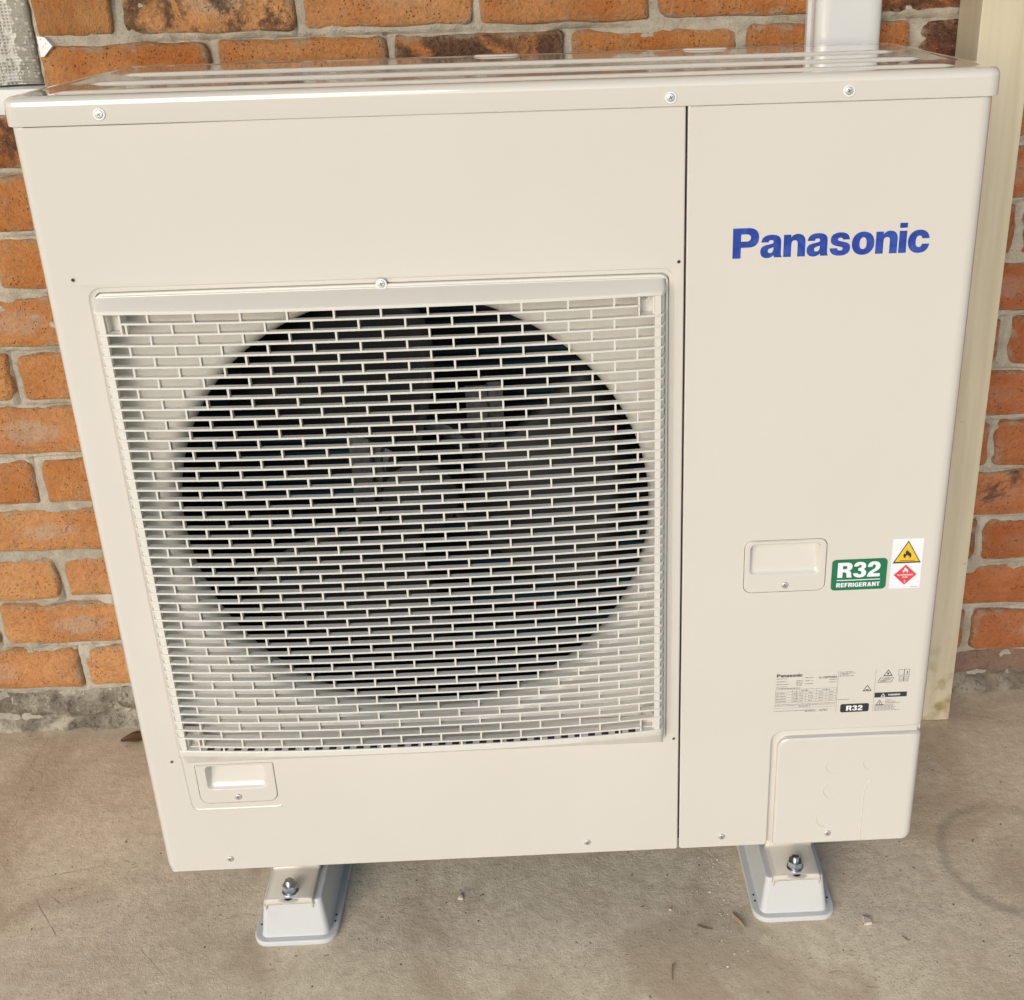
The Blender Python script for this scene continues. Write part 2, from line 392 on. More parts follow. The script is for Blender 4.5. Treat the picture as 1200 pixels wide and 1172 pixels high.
# ------------------------------------------------------------------ brick wall
YW = .4365; ZJ = .0755; CH = .088; PL = .2419; X0 = -.5327
def vnoise(x, z, sc, seed):
    r_ = np.random.default_rng(seed); t = r_.random((256, 256))
    xf, zf = x * sc, z * sc; xi = np.floor(xf).astype(int); zi = np.floor(zf).astype(int); u = xf - xi; v = zf - zi
    u = u * u * (3 - 2 * u); v = v * v * (3 - 2 * v)
    gt = lambda i, j: t[i % 256, j % 256]
    return (gt(xi, zi) * (1 - u) + gt(xi + 1, zi) * u) * (1 - v) + (gt(xi, zi + 1) * (1 - u) + gt(xi + 1, zi + 1) * u) * v
WX0, WX1, WTOP = -1.45, 1.55, 1.48
WINX, WINZ = -.645, 1.0735
layout = []
for k in range(0, 16):
    off = X0 if k % 2 == 0 else X0 + PL / 2
    row = [(i, off + PL * i, off + PL * (i + 1)) for i in range(-4, 5)]
    e = .735 if k % 2 == 0 else .859                      # right of the post the bond shifts
    row = [r for r in row if r[1] < e - .12]
    i, a0, a1 = row[-1]; row[-1] = (i, a0, e)
    for q in range(3): row.append((20 + q, e + PL * q, e + PL * (q + 1)))
    layout.append(row)
xs = np.arange(WX0, WX1 + .001, .005); zs = np.arange(.0, WTOP + .001, .004)
xg, zg = np.meshgrid(xs, zs)
wig = .0022 * (vnoise(xg, zg * 0, 14, 21) - .5) + .003 * (vnoise(xg, zg * 0, 45, 22) - .5)
ph = (zg - ZJ + wig + CH / 2) % CH - CH / 2               # metres above the middle of the bed joint
yy = YW + .0045 + .0040 * (vnoise(xg, zg, 26, 1) - .5) + .0045 * (vnoise(xg, zg, 70, 2) - .5) + .003 * (vnoise(xg, zg, 130, 3) - .5)
deep = np.clip(vnoise(xg, zg, 9, 23) * 1.8 - .25, 0, 1)
yy += .0075 * deep * np.exp(-((ph + .0045) / .0026) ** 2)
for k, row in enumerate(layout):
    inrow = (zg > ZJ + CH * k) & (zg < ZJ + CH * (k + 1))
    for i, a0, a1 in row: yy += np.where(inrow, .008 * deep * np.exp(-((xg - a1 + .0045 + wig) / .0028) ** 2), 0)
nx, nz = len(xs), len(zs)
vv = list(zip(xg.ravel(), yy.ravel(), zg.ravel())); ff = []
for j in range(nz - 1):
    for i in range(nx - 1):
        if xs[i + 1] < WINX and zs[j] > WINZ - .02: continue
        k = j * nx + i; ff.append((k, k + 1, k + nx + 1, k + nx))
gm = G(); gm.add(vv, ff)
gm.box(-3.2, WX0, YW, YW + .11, 0, 2.45); gm.box(WX1, 3.2, YW, YW + .11, 0, 2.45)
gm.box(WINX, WX1, YW, YW + .11, WTOP, 2.45); gm.box(WX0, WINX, YW, YW + .11, 2.1, 2.45)
gm.box(WINX, WX1, YW + .03, YW + .11, 0, WTOP); gm.box(WX0, WINX, YW + .03, YW + .11, 0, WINZ - .04)
wall = gm.make('brick_wall', 'mortar', angle=60)
tag(wall, 'weathered orange clay brick wall with grey mortar joints behind the white unit', 'wall')

def brick_mesh(seed):
    r_ = np.random.default_rng(100 + seed)
    us = np.array([-1, -.985, -.955, -.90, -.78, -.55, -.28, 0, .28, .55, .78, .90, .955, .985, 1.])
    vs_ = np.array([-1, -.94, -.84, -.55, -.2, .2, .55, .84, .94, 1.])
    hx, hz = .1145, .0378
    rc = [.006 + .010 * r_.random() for _ in range(4)]
    edge = .0070 + .0050 * r_.random()
    ph1 = r_.random(12) * 6.28
    verts = []
    nxx, nzz = len(us), len(vs_)
    tx, tz = (r_.random() - .5) * .0025, (r_.random() - .5) * .003
    for v in vs_:
        for u in us:
            x, z = u * hx, v * hz
            ci = (0 if x < 0 else 1) + (0 if z < 0 else 2); r = rc[ci]
            cx, cz = math.copysign(hx - r, x), math.copysign(hz - r, z)
            dx, dz = x - cx, z - cz
            dist = min(hx - abs(x), hz - abs(z))
            if dx * x > 0 and dz * z > 0 and abs(x) > abs(cx) and abs(z) > abs(cz):
                l = math.hypot(dx, dz); mx = max(abs(dx), abs(dz))
                if l > 1e-9:
                    x, z = cx + dx / l * mx, cz + dz / l * mx; dist = r - mx
            wv = .0014 * math.sin(x * 55 + ph1[0]) + .0009 * math.sin(x * 140 + ph1[1])
            wh = .0013 * math.sin(z * 120 + ph1[2])
            fz = abs(v) ** 6; fx = abs(u) ** 8
            z2 = z + (wv if v > 0 else .0016 * math.sin(x * 60 + ph1[3])) * fz - .0012 * fz * math.copysign(1, z)
            x2 = x + wh * fx
            t = clamp(1 - dist / edge)
            y = edge * (1 - math.sqrt(max(0, 1 - t * t))) + .0007 * math.sin(x * 38 + ph1[4]) + .0007 * math.sin(z * 90 + x * 20 + ph1[5]) + tx * u + tz * v
            verts.append((x2, y, z2))
    faces = [(j * nxx + i, j * nxx + i + 1, (j + 1) * nxx + i + 1, (j + 1) * nxx + i) for j in range(nzz - 1) for i in range(nxx - 1)]
    ring = [i for i in range(nxx)] + [j * nxx + nxx - 1 for j in range(1, nzz)] + [(nzz - 1) * nxx + i for i in range(nxx - 2, -1, -1)] + [j * nxx for j in range(nzz - 2, 0, -1)]
    k = len(verts); n = len(ring)
    verts += [(verts[i][0], .03, verts[i][2]) for i in ring]
    faces += [(ring[(i + 1) % n], ring[i], k + i, k + (i + 1) % n) for i in range(n)]
    return mesh('brick', verts, faces, 'brick', True, 80)
BM = [brick_mesh(i) for i in range(16)]
# (course, number) -> tone, blush, burn
special = {(12, -1): (.55, 0, .05), (12, 0): (.95, .95, .52), (12, 1): (.75, .45, .1), (12, 2): (.5, .1, .1), (12, 3): (.45, 0, .05), (12, 4): (.3, 0, .62),
           (11, -1): (.4, .0, .12), (11, 0): (.5, 0, .15), (11, 1): (.5, .3, .72), (11, 2): (.3, .0, .12), (11, 3): (.35, 0, .3), (11, 4): (.2, 0, .8),
           (10, -2): (.2, 0, .7), (10, -1): (.3, 0, .5), (9, -2): (.35, 0, .2), (8, -1): (.45, 0, .1), (8, -2): (.4, 0, .1), (7, -2): (.6, .6, .1), (6, -2): (.5, 0, .05), (6, -1): (.5, 0, .1),
           (5, -2): (.7, .95, 0), (4, -2): (.45, .05, .05), (4, -1): (.55, .1, .05), (3, -2): (.65, .9, .05), (2, -2): (.85, .1, 0), (2, -1): (.75, .2, .05), (1, -2): (.7, .85, 0), (0, -2): (.8, .6, 0), (0, -1): (1.15, .7, 0)}
for k in range(0, 16):
    zc = ZJ + CH * (k + .5)
    row = layout[k]
    for i, a0, a1 in row:
        if a0 < WX0 or a1 > WX1: continue
        if zc + .04 > WINZ and a1 < WINX + .03: continue
        if zc + .04 > WINZ and a0 < WINX: a0 = WINX - .004
        L = a1 - a0
        if L < .06: continue
        gap = .0075 + .005 * random.random()
        b = link('brick', BM[random.randrange(16)], wall, ((a0 + a1) / 2 + random.uniform(-.0015, .0015), YW + random.uniform(-.0025, .0015), zc + random.uniform(-.0012, .0012)))
        b.scale = ((L - gap) / .229 * random.choice((1, 1)), 1, (.0800 + random.uniform(-.002, .0015)) / .0756)
        b.rotation_euler = (random.uniform(-.006, .006), random.uniform(-.006, .006), random.uniform(-.008, .008))
        t = special.get((k, i))
        right = 1. if (a0 + a1) / 2 > .55 else 0.
        if t is None:
            t = (random.uniform(.35, .85), random.choice((0, 0, .3, .7, .9)), random.choice((0, 0, .05, .1, .35)))
            if right: t = (random.uniform(.35, .7), random.choice((0, .2, .5)), random.choice((.05, .15, .3, .45)))
        b['tone'] = t[0]; b['blush'] = t[1]; b['burn'] = t[2]; b['red'] = clamp(right + random.uniform(0, .25)) if not right else random.uniform(.65, 1.)
# bedding strip
xs = np.arange(WX0, WX1, .008); zs = np.linspace(0, .072, 12)
xg, zg = np.meshgrid(xs, zs)
yy = YW - .004 + .012 * (vnoise(xg, zg, 22, 5) - .5) + .012 * (vnoise(xg, zg, 60, 6) - .5) + .006 * (vnoise(xg, zg, 120, 7) - .5)
tz = zg / .072
yy += .010 * np.clip((tz - .8) / .2, 0, 1) - .006 * (1 - tz) + .012 * np.exp(-((tz - .42 - .3 * (vnoise(xg, xg * 0, 6, 8) - .5)) / .10) ** 2)
zz = zg + np.where(tz > .95, .010 * (vnoise(xg, zg, 18, 9) - .5), 0)
nx = len(xs)
g = G(); g.add(list(zip(xg.ravel(), yy.ravel(), zz.ravel())), [(j * nx + i, j * nx + i + 1, (j + 1) * nx + i + 1, (j + 1) * nx + i) for j in range(11) for i in range(nx - 1)])
o = g.make('mortar_bed', 'bedding', wall, True, 70)

# ------------------------------------------------------------------ post
g = G(); g.bevelled(.612, .684, .357, YW - .001, .0005, 2.449, .0025)
tag(g.make('post', 'post', wn=True), 'beige painted square timber post standing against the bricks on the right', 'post')

# ------------------------------------------------------------------ pipe duct
du = thing('pipe_duct', (.447, YW, .55), 'white plastic pipe duct running up the bricks behind the unit', 'duct')
prof = [(.400, YW - .003), (.400, YW - .014), (.402, YW - .016), (.497, YW - .016), (.499, YW - .014), (.499, YW - .003)]
g = G(); g.loops([[(x, y, z) for x, y in prof] for z in (.55, 2.44)], True, True, True); g.make('backing_channel', 'duct', du, angle=30)
prof = [(.4045, YW - .010), (.4045, YW - .034), (.406, YW - .039), (.4095, YW - .043), (.416, YW - .0465), (.425, YW - .0475), (.474, YW - .0475), (.483, YW - .0465), (.4895, YW - .043), (.493, YW - .039), (.4945, YW - .034), (.4945, YW - .010)]
g = G(); g.loops([[(x, y, z) for x, y in prof] for z in (.551, 1.2, 2.439)], True, True, True); g.make('duct_cover', 'duct', du, angle=50, wn=True)

# ------------------------------------------------------------------ window with lace curtain
wi = thing('window', (-1.05, YW + .05, WINZ - .036), 'window with lace behind it and a white sill at the upper left', 'window')
g = G(); g.bevelled(-1.44, WINX - .004, YW - .006, YW + .10, WINZ - .036, WINZ - .001, .003); g.make('sill', 'white_paint', wi)
g = G(); g.box(WINX - .030, WINX - .001, YW + .045, YW + .085, WINZ, 2.1); g.box(-1.44, -1.41, YW + .045, YW + .085, WINZ, 2.1)
g.box(-1.41, WINX - .030, YW + .045, YW + .085, 2.07, 2.1); g.make('window_frame', 'white_paint', wi, False)
g = G(); g.box(-1.41, WINX - .030, YW + .062, YW + .066, WINZ + .001, 2.07); g.make('pane', 'glass', wi, False)
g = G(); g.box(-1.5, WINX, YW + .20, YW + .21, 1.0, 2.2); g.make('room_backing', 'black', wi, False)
nxx = 90
def cy(x): return YW + .022 + .004 * math.sin((x + .7) * 70) + .002 * math.sin((x + .7) * 160)
xs = [-1.40 + (WINX - .012 + 1.40) * i / nxx for i in range(nxx + 1)]
g = G(); g.loops([[(x, cy(x), z) for x in xs] for z in (WINZ + .002, 1.3, 1.7, 2.05)], False)
cu = g.make('lace_curtain', 'lace', None, True, 80)
so_ = cu.modifiers.new('thickness', 'SOLIDIFY'); so_.thickness = .0008
tag(cu, 'grey floral lace curtain hanging in the window opening at the upper left', 'curtain')
pts = [(-.6395, 1.1405), (-.6295, 1.1385), (-.6215, 1.127), (-.635, 1.1135), (-.6395, 1.1135)]
g = G(); g.loops([[(x, y, z) for x, z in pts] for y in (YW + .004, YW - .006)], True, True, True)
tg = g.make('plastic_plate', 'white', None, False)
tag(tg, 'tiny white pointed plastic plate on the bricks beside the lace curtain', 'plate')
g = G()
for x, z in ((-.6355, 1.136), (-.6295, 1.130), (-.6335, 1.1265)):
    g.add([(x + .0007 * math.cos(t), YW - .0063, z + .0007 * math.sin(t)) for t in (0, 1.57, 3.14, 4.71)], [(0, 3, 2, 1)])
g.make('pin_hole', 'ink', tg, False)

# ================================================================== the outdoor unit
Z0, Z1 = .1138, 1.106
AC = thing('air_conditioner', (0, .17, .062), 'ivory outdoor air conditioner unit with a wide fan grille and blue lettering', 'air conditioner')
def part(g, name, mats, parent=AC, **kw): return g.make(name, mats, parent, **kw)

# shared screw: pan head facing the viewer, with a cross recess
def screw_mesh(rad, ht, washer):
    n = 20; prof = []
    if washer: prof += [(washer, 0), (washer, -.0007), (washer * .95, -.0011), (rad * 1.02, -.0011)]
    else: prof += [(rad, 0)]
    prof += [(rad, -ht * .4), (rad * .97, -ht * .72), (rad * .86, -ht * .92), (rad * .6, -ht), (.00005, -ht * 1.01)]
    g = lathe(prof, n); nf = len(g.f); y = -ht * 1.06
    a_, b_ = rad * .55, rad * .11
    for c_, s_ in ((math.cos(.5), math.sin(.5)), (-math.sin(.5), math.cos(.5))):
        q = [(-a_, -b_), (a_, -b_), (a_, b_), (-a_, b_)]
        g.add([(x * c_ - z * s_, y, x * s_ + z * c_) for x, z in q], [(0, 1, 2, 3)])
    me = mesh('screw', g.v, g.f, ['screw', 'inkgrey', 'white'], True, 50)
    for i, p_ in enumerate(me.polygons):
        if i >= len(me.polygons) - 2: p_.material_index = 1
        elif washer and i < n * 3: p_.material_index = 2
    return me
SCR = screw_mesh(.0042, .0017, None); SCW = screw_mesh(.0042, .0018, .0060)
def screw(parent, x, y, z, me=None): return link('screw', me or SCR, parent, (x, y, z))

# --- cabinet
g = G()
g.box(.4895, .4912, .016, .335, Z0 + .002, 1.08)
g.box(-.4912, -.4895, .040, .335, Z0 + .002, 1.08)
g.box(-.4895, .4895, .333, .335, Z0 + .002, 1.08)
g.box(.182, .4895, .012, .014, Z0 + .002, .33)
part(g, 'cabinet', 'ivory', smooth=False)
g = G(); g.box(-.489, .489, .018, .332, Z0 + .001, Z0 + .012); part(g, 'base_pan', 'pan', smooth=False)
g = G(); g.box(.186, .189, .02, .332, Z0 + .013, 1.07); part(g, 'partition', 'pan', smooth=False)
# stepped corner behind the pipe cover
g = G(); g.bevelled(.285, .484, .006, .0115, Z0 + .0005, .312, .0015); part(g, 'corner_step', 'ivory')

# --- top cover
g = G()
def tc(ins, z): return at_z([(x, y) for x, y in rr2(-.4966 + ins, .4962 - ins, -.003 + ins, .339 - ins, max(.016 - ins, .006), 8, 6)], z)
g.loops([tc(.0012, 1.0775), tc(.0, 1.0783), tc(0, 1.097), tc(.0007, 1.1010), tc(.0026, 1.1040), tc(.0055, 1.1056), tc(.009, 1.106)])
g.loops([tc(.009, 1.106), tc(.016, 1.1060), tc(.019, 1.1052), tc(.10, 1.1050)], cap1=True)
cover = part(g, 'top_cover', 'ivory_top', wn=True, angle=60)
for y, hl in ((.034, .462), (.118, .457), (.212, .457)):
    g = G(); N = 60; lp = []
    for i in range(N + 1):
        x = -hl + 2 * hl * i / N
        t = clamp(min(x + hl, hl - x) / .035); k = math.sqrt(t * (2 - t))
        lp.append([(x, y + .0045 * k * math.cos(R(180 * j / 6)), 1.1048 + .0030 * k * math.sin(R(180 * j / 6))) for j in range(7)])
    g.loops(lp, False); g.make('ridge', 'ivory_top', cover, True, 80)
for x in (-.02, .245):
    g = G(); g.loops([[(x + rx * math.cos(t), .318 + rx * .35 * math.sin(t), z) for t in [2 * math.pi * i / 20 for i in range(20)]] for rx, z in ((.030, 1.1055), (.027, 1.1075), (.02, 1.108))], True, False, True)
    g.make('rear_boss', 'ivory_top', cover)
for x, z in ((-.400, 1.088), (.162, 1.0865), (.340, 1.0875)): screw(cover, x, -.0031, z, SCW)

# --- front panel with raised surround
def fo(il, i): return rr2(-.4932 + il, .1779 - i, Z0 + i, 1.0785 - i, (.010, .003, .003, .003))
yl = lambda d: (lambda x, z: d)
lp = [at_y(fo(0, 0), .040),
      at_y(fo(0, 0), lambda x, z: .0015 + .0125 * clamp((-.4852 - x) / .008)),
      at_y(fo(.0009, .0002), lambda x, z: .0010 + .0085 * clamp((-.4832 - x) / .009)),
      at_y(fo(.0042, .0006), lambda x, z: .0005 + .0037 * clamp((-.4812 - x) / .008)),
      at_y(fo(.0085, .0012), lambda x, z: .0002 + .0009 * clamp((-.4762 - x) / .008)),
      at_y(fo(.0135, .0020), 0.)]
g = G(); g.loops(lp)
CX0, CX1, CZ0, CZ1 = -.4475, .168, .2885, .911
def co(i): return rr2(CX0 + i, CX1 - i, CZ0 + i, CZ1 - i, max(.014 - i, .004))
hd = rr2(-.431, -.3325, .225, .2868, (.012, .012, .003, .003))
g.flat([lp[-1], at_y(co(0), 0.), at_y(hd, 0.)])
ys = lambda d: (lambda x, z: d * clamp((z - .31) / .08))
g.loops([at_y(co(0), 0.), at_y(co(.0008), ys(.0010)), at_y(co(.0022), ys(.0022)), at_y(co(.0058), ys(.0022)), at_y(co(.0064), .0060), at_y(co(.0068), .0064)])
g.loops([at_y(hd, 0.), at_y(hd, .006)])
# raised bead that carries the surround round the carry handle
path = [(-.4463, .300), (-.4443, .226), (-.4425, .2195), (-.4395, .2165), (-.434, .2155), (-.334, .2155), (-.330, .2165)]
for (xa, za), (xb, zb) in zip(path[:-1], path[1:]):
    d = Vector((xb - xa, 0, zb - za)).normalized(); nrm = Vector((-d.z, 0, d.x))
    rows = []
    for (x, z) in ((xa, za), (xb, zb)):
        rows.append([(x + nrm.x * w_, y, z + nrm.z * w_) for w_, y in ((-.0022, .0004), (-.0010, -.0008), (.0010, -.0008), (.0022, .0004))])
    g.loops(rows, False)
front = part(g, 'front_panel', 'ivory', wn=True, angle=70)
for x, z in ((-.407, .133), (.059, .133)): screw(front, x, -.0001, z)
for x, z in ((-.459, .920), (.172, .917), (-.457, .294), (.1715, .2955)):
    g = lathe([(.0024, -.0002), (.0019, -.0009), (.0017, -.0002)], 12); n0 = len(g.f)
    g.add([(.0018 * math.cos(t), -.00035, .0018 * math.sin(t)) for t in [2 * math.pi * i / 12 for i in range(12)]], [tuple(range(12))])
    me = mesh('pin_hole', g.v, g.f, ['ivory', 'black']); me.polygons[len(me.polygons) - 1].material_index = 1
    link('pin_hole', me, front, (x, 0, z))

# --- fan shroud: sheet behind the grille, rolled into a round mouth
FX, FZ = -.130, .611
outer = rr2(CX0 + .0060, CX1 - .0060, CZ0 + .006, CZ1 - .006, .008, 24, 4)
def circ(r, y):
    return [(FX + r * math.cos(t), y, FZ + r * math.sin(t)) for t in [math.atan2(z - FZ, x - FX) for x, z in outer]]
g = G(); g.loops([at_y(outer, .0066), circ(.2900, .0066), circ(.2865, .0074), circ(.2810, .0110), circ(.2765, .0180), circ(.2745, .0260), circ(.2740, .0400), circ(.2755, .0420), circ(.32, .0430)])
part(g, 'fan_shroud', 'ivory_plastic', angle=60)
# --- fan, motor, coil
fan = lathe([(.0002, .066), (.030, .067), (.046, .074), (.050, .085), (.050, .150), (.0002, .150)], 32)
fan = obj('fan', [(x + FX, y, z + FZ) for x, y, z in fan.v], fan.f, 'fan', AC)
for b_ in range(3):
    a0 = R(112 + 120 * b_); g = G(); lp = []
    for j in range(9):
        r_ = .048 + (.258 - .048) * j / 8; row = []
        span = R(50 + 22 * math.sin(math.pi * j / 8 * .7)); sw = R(10) * (j / 8) ** 2
        for i in range(13):
            t = i / 12; th = a0 + sw + span * (t - .5)
            row.append((FX + r_ * math.cos(th), .072 + .066 * t + .010 * math.sin(math.pi * t), FZ + r_ * math.sin(th)))
        lp.append(row)
    g.loops(lp, False); bl = g.make('blade', 'fan', fan, True, 80)
    m_ = bl.modifiers.new('thickness', 'SOLIDIFY'); m_.thickness = .003
mo = lathe([(.0002, .165), (.030, .166), (.058, .172), (.064, .182), (.064, .235), (.0002, .236)], 32)
obj('fan_motor', [(x + FX, y, z + FZ) for x, y, z in mo.v], mo.f, 'galv', AC)
for x0 in (-.078, -.235):
    g = G(); g.box(x0, x0 + .026, .195, .197,   .50, .706); g.box(x0 + .0262, x0 + .048, .2055, .207, .50, .706); g.box(x0 + .0255, x0 + .0275, .1972, .2054, .50, .706); g.box(x0 + .010, x0 + .034, .2075, .2955, .60, .604); g.box(x0 + .010, x0 + .034, .2075, .2955, .50, .504)
    part(g, 'motor_bracket', 'galv', smooth=False)
g = G(); g.box(-.470, .180, .296, .326, Z0 + .013, 1.06); g.box(-.486, -.4705, .10, .3255, Z0 + .013, 1.06); part(g, 'coil', 'fins', smooth=False)

# --- grille: stands about 22 mm off the panel, bowed outwards, its ends rolled back to the panel
GX0, GX1 = -.4397, .1577; GXC = (GX0 + GX1) / 2; GHW = (GX1 - GX0) / 2; STAND = .019; BOW = .0125; ROLL = .0065
def bul(x):
    d = abs(x - GXC); t = clamp((d - (GHW - ROLL)) / ROLL)
    return BOW * (1 - (d / GHW) ** 2.6) * (1 if t < 1 else 0) + STAND * math.sqrt(max(0, 1 - t * t))
NS = 46
def slat_z(i):
    za = .8668 - (.8668 - .3074) * i / 45
    return za + (1.2173 - za) / 1.0676 * .0315
LIP, SILL = .8870, .3280
xs = [GX0] + [GX0 + ROLL * (1 - math.cos(R(90 * k / 6))) for k in range(1, 7)] + [GX0 + ROLL + (GX1 - GX0 - 2 * ROLL) * k / 40 for k in range(1, 40)] + [GX1 - ROLL * (1 - math.cos(R(90 * k / 6))) for k in range(6, 0, -1)] + [GX1]
g = G()
fr = lambda i: rr2(-.4410 + i, .1612 - i, .2900 + i, .9040 - i, max(.009 - i, .004))
g.loops([at_y(fr(.0004), .0066), at_y(fr(0), .0004), at_y(fr(.0006), -.0006), at_y(fr(.0018), -.0010), at_y(fr(.0030), -.0008), at_y(fr(.0034), .0050)])
top = []; bot = []
for x in xs:
    b_ = bul(x)
    top.append([(x, -.0010, .9008), (x, -.0014, .8998), (x, -.0014 - b_ * .94, .8922), (x, -.0014 - b_, .8908), (x, -.0014 - b_, LIP + .0004), (x, -.0008 - b_, LIP), (x, .0060 - b_, LIP), (x, .0040 - b_ * .55, .8895), (x, .0040, .8960)])
    bot.append([(x, -.0002, .2906), (x, -.0010 - b_ * .3, .2990), (x, -.0014 - b_ * .97, .3188), (x, -.0018 - b_, .3205), (x, -.0018 - b_, SILL - .001), (x, -.0010 - b_, SILL), (x, .0070 - b_, SILL), (x, .0050, SILL), (x, .0052, .3040)])
g.loops(top, False); g.loops(bot, False)
BARS = ((-.4335, -.4268), (.1446, .1512))
for x0, x1 in BARS:
    rows = []
    for x in (x0, x1): rows.append([(x, -.0002 - bul(x), SILL - .001), (x, -.0002 - bul(x), LIP + .002), (x, .0052 - bul(x), LIP + .002), (x, .0052 - bul(x), SILL - .001)])
    g.loops(rows, True, True, True)
for sgn in (-1, 1):
    xe = [x for x in xs if (x < -.4330 if sgn < 0 else x > .1508)]
    rows = [[(x, (.0042 if sgn > 0 else .0018) - bul(x) * .97, z) for z in (SILL - .002, LIP + .003)] for x in xe]
    rows2 = [[(x + sgn * -.0015, (.0060 if sgn > 0 else .0036) - bul(x) * .97, z) for z in (SILL - .002, LIP + .003)] for x in xe]
    g.loops(rows, False); g.loops(rows2, False)
# corner pockets
for x0, x1 in ((-.4268, -.4092), (.1270, .1446)):
    for z0, z1 in ((slat_z(1), LIP), (SILL, slat_z(NS - 2))):
        g.box(x0 + .0002, x1 - .0002, -.0075, -.0060, z0 - .0006, z1 + .0006)
        yf = -.0008 - bul((x0 + x1) / 2)
        for xa in (x0 + .0001, x1 - .0019): g.box(xa, xa + .0018, yf + (.0052 if (xa < x0 + .001) == (x0 < 0) else 0), -.0061, z0 - .0004, z1)
        g.box(x0 + .0020, x1 - .0020, yf + .0070, -.0061, z0 - .0002, z0 + .0012)
grille = part(g, 'grille', 'ivory_plastic', angle=35)
screw(grille, .1350, -.0076, .8830, SCW); screw(grille, -.4150, -.0076, .8830); screw(grille, -.141, -.0011, .9045, SCW)
def slat_mesh(xa, xb):
    rows = []
    for x in [xa] + [q for q in xs if xa + .0005 < q < xb - .0005] + [xb]:
        yf = -.0015 - bul(x); bk = yf + min(.0070, .003 + .0070 * bul(x) / .022)
        rows.append([(x, yf + .0003, -.00115), (x, yf, -.0008), (x, yf, .0008), (x, yf + .0003, .00115), (x, bk, .0010), (x, bk, -.0010)])
    g = G(); g.loops(rows, True, True, True); return mesh('slat', g.v, g.f, 'ivory_plastic', True, 35)
SL = slat_mesh(GX0 + .0004, GX1 - .0004); SLS = slat_mesh(-.4093, .1271)
for i in range(NS): link('slat', SLS if i in (0, NS - 1) else SL, grille, (0, 0, slat_z(i)))
g = G()
for r_ in range(NS + 1):
    zt = LIP + .0002 if r_ == 0 else slat_z(r_ - 1) - .0011
    zb = SILL - .0002 if r_ == NS else slat_z(r_) + .0011
    for k in range(-10, 5):
        x = .0053 + .0482 * k + (.0241 if r_ % 2 else 0)
        if x < -.4240 or x > .1420: continue
        if (r_ < 2 or r_ >= NS - 1) and (x < -.406 or x > .1255): continue
        yf = -.0011 - bul(x)
        g.box(x - .0010, x + .0010, yf, yf + .0060, zb, zt)
o = g.make('cross_ribs', 'ivory_plastic', grille, False); o['kind'] = 'stuff'
g = G(); x = -.402
while x < .118:
    g.box(x, x + .0085, .0002 - bul(x), .0068 - bul(x), SILL - .0015, SILL + .0005); x += .0166
o = g.make('drain_slots', 'black', grille, False); o['kind'] = 'stuff'

# --- carry handle, lower left
def scoop(name, x0, x1, z0, z1, inner, depth, rad, scr, up):
    g = G()
    c_ = lambda i, r=rad: rr2(x0 + i, x1 - i, z0 + i, z1 - i, tuple(max(q - i, .001) for q in r))
    ix0, ix1, iz0, iz1 = inner
    d_ = lambda i: rr2(ix0 + i, ix1 - i, iz0 + i, iz1 - i, max(.007 - i, .002))
    dep = (lambda x, z: depth * clamp((z - iz0) / (iz1 - iz0)) ** .8 + .0015) if up else (lambda x, z: depth)
    ring0 = at_y(c_(.0016), -.0008); ring1 = at_y(d_(0), -.0008)
    g.loops([at_y(c_(.0006), .005), at_y(c_(.0006), .0002), at_y(c_(.0010), -.0005), ring0])
    g.flat([ring0, ring1])
    g.loops([ring1, at_y(d_(.0006), lambda x, z: -.0003), at_y(d_(.0016), lambda x, z: dep(x, z) * .35), at_y(d_(.0034), lambda x, z: dep(x, z) * .9), at_y(d_(.0055), dep)], cap1=False)
    # dished floor
    n_ = 10
    lo = d_(.0055); cxm, czm = (ix0 + ix1) / 2, (iz0 + iz1) / 2
    lps = [at_y(lo, dep)]
    for q in (.75, .5, .25, .02): lps.append([(cxm + (x - cxm) * q, dep(0, czm + (z - czm) * q), czm + (z - czm) * q) for x, z in lo])
    g.loops(lps, cap1=True)
    o = part(g, name, 'ivory', wn=True, angle=70)
    screw(o, scr[0], -.0009, scr[1]); return o
scoop('carry_handle', -.4310, -.3325, .2250, .2868, (-.4190, -.3440, .2470, .2848), .012, (.012, .012, .003, .003), (-.3825, .2350), True)

# --- service panel with cut corner
def so2(i, ir, rb=.004):
    pts = []
    def arc(cx, cz, r_, a0, a1, n=6):
        for k in range(n + 1):
            t = R(a0 + (a1 - a0) * k / n); pts.append((cx + r_ * math.cos(t), cz + r_ * math.sin(t)))
    xl = .1799 + i; zb = Z0 + i; xc = .2960 - i; zc = .2985 + i; xr = .4915 - ir; zt = 1.0785 - i
    arc(xl + rb, zb + rb, rb, 180, 270); arc(xc - rb, zb + rb, rb, 270, 360)
    r_ = .016 + i
    arc(.2960 + .016, .2985 - .016, r_, 180, 90, 8)
    for k in range(1, 6): pts.append((.312 + (xr - .002 - .312) * k / 6, zc))
    arc(xr - .003, zc + .003, .003, 270, 360); 
    for k in range(1, 6): pts.append((xr, zc + .003 + (zt - .003 - zc) * k / 6))
    arc(xr - .002, zt - .002, .002, 0, 90); arc(xl + .002, zt - .002, .002, 90, 180)
    return pts
rg = lambda d, s_: (lambda x, z: s_ + d * clamp((x - .476) / .012))
lp = [at_y(so2(0, 0), .016), at_y(so2(0, 0), rg(.0145, .0015)), at_y(so2(.0002, .0012), rg(.0085, .0010)), at_y(so2(.0006, .0048), rg(.0040, .0005)), at_y(so2(.0012, .0100), rg(.0010, .0002)), at_y(so2(.0020, .0165), 0.)]
g = G(); g.loops(lp)
h2 = rr2(.2525, .3505, .5050, .5765, .010)
g.flat([lp[-1], at_y(h2, 0.)]); g.loops([at_y(h2, 0.), at_y(h2, .006)])
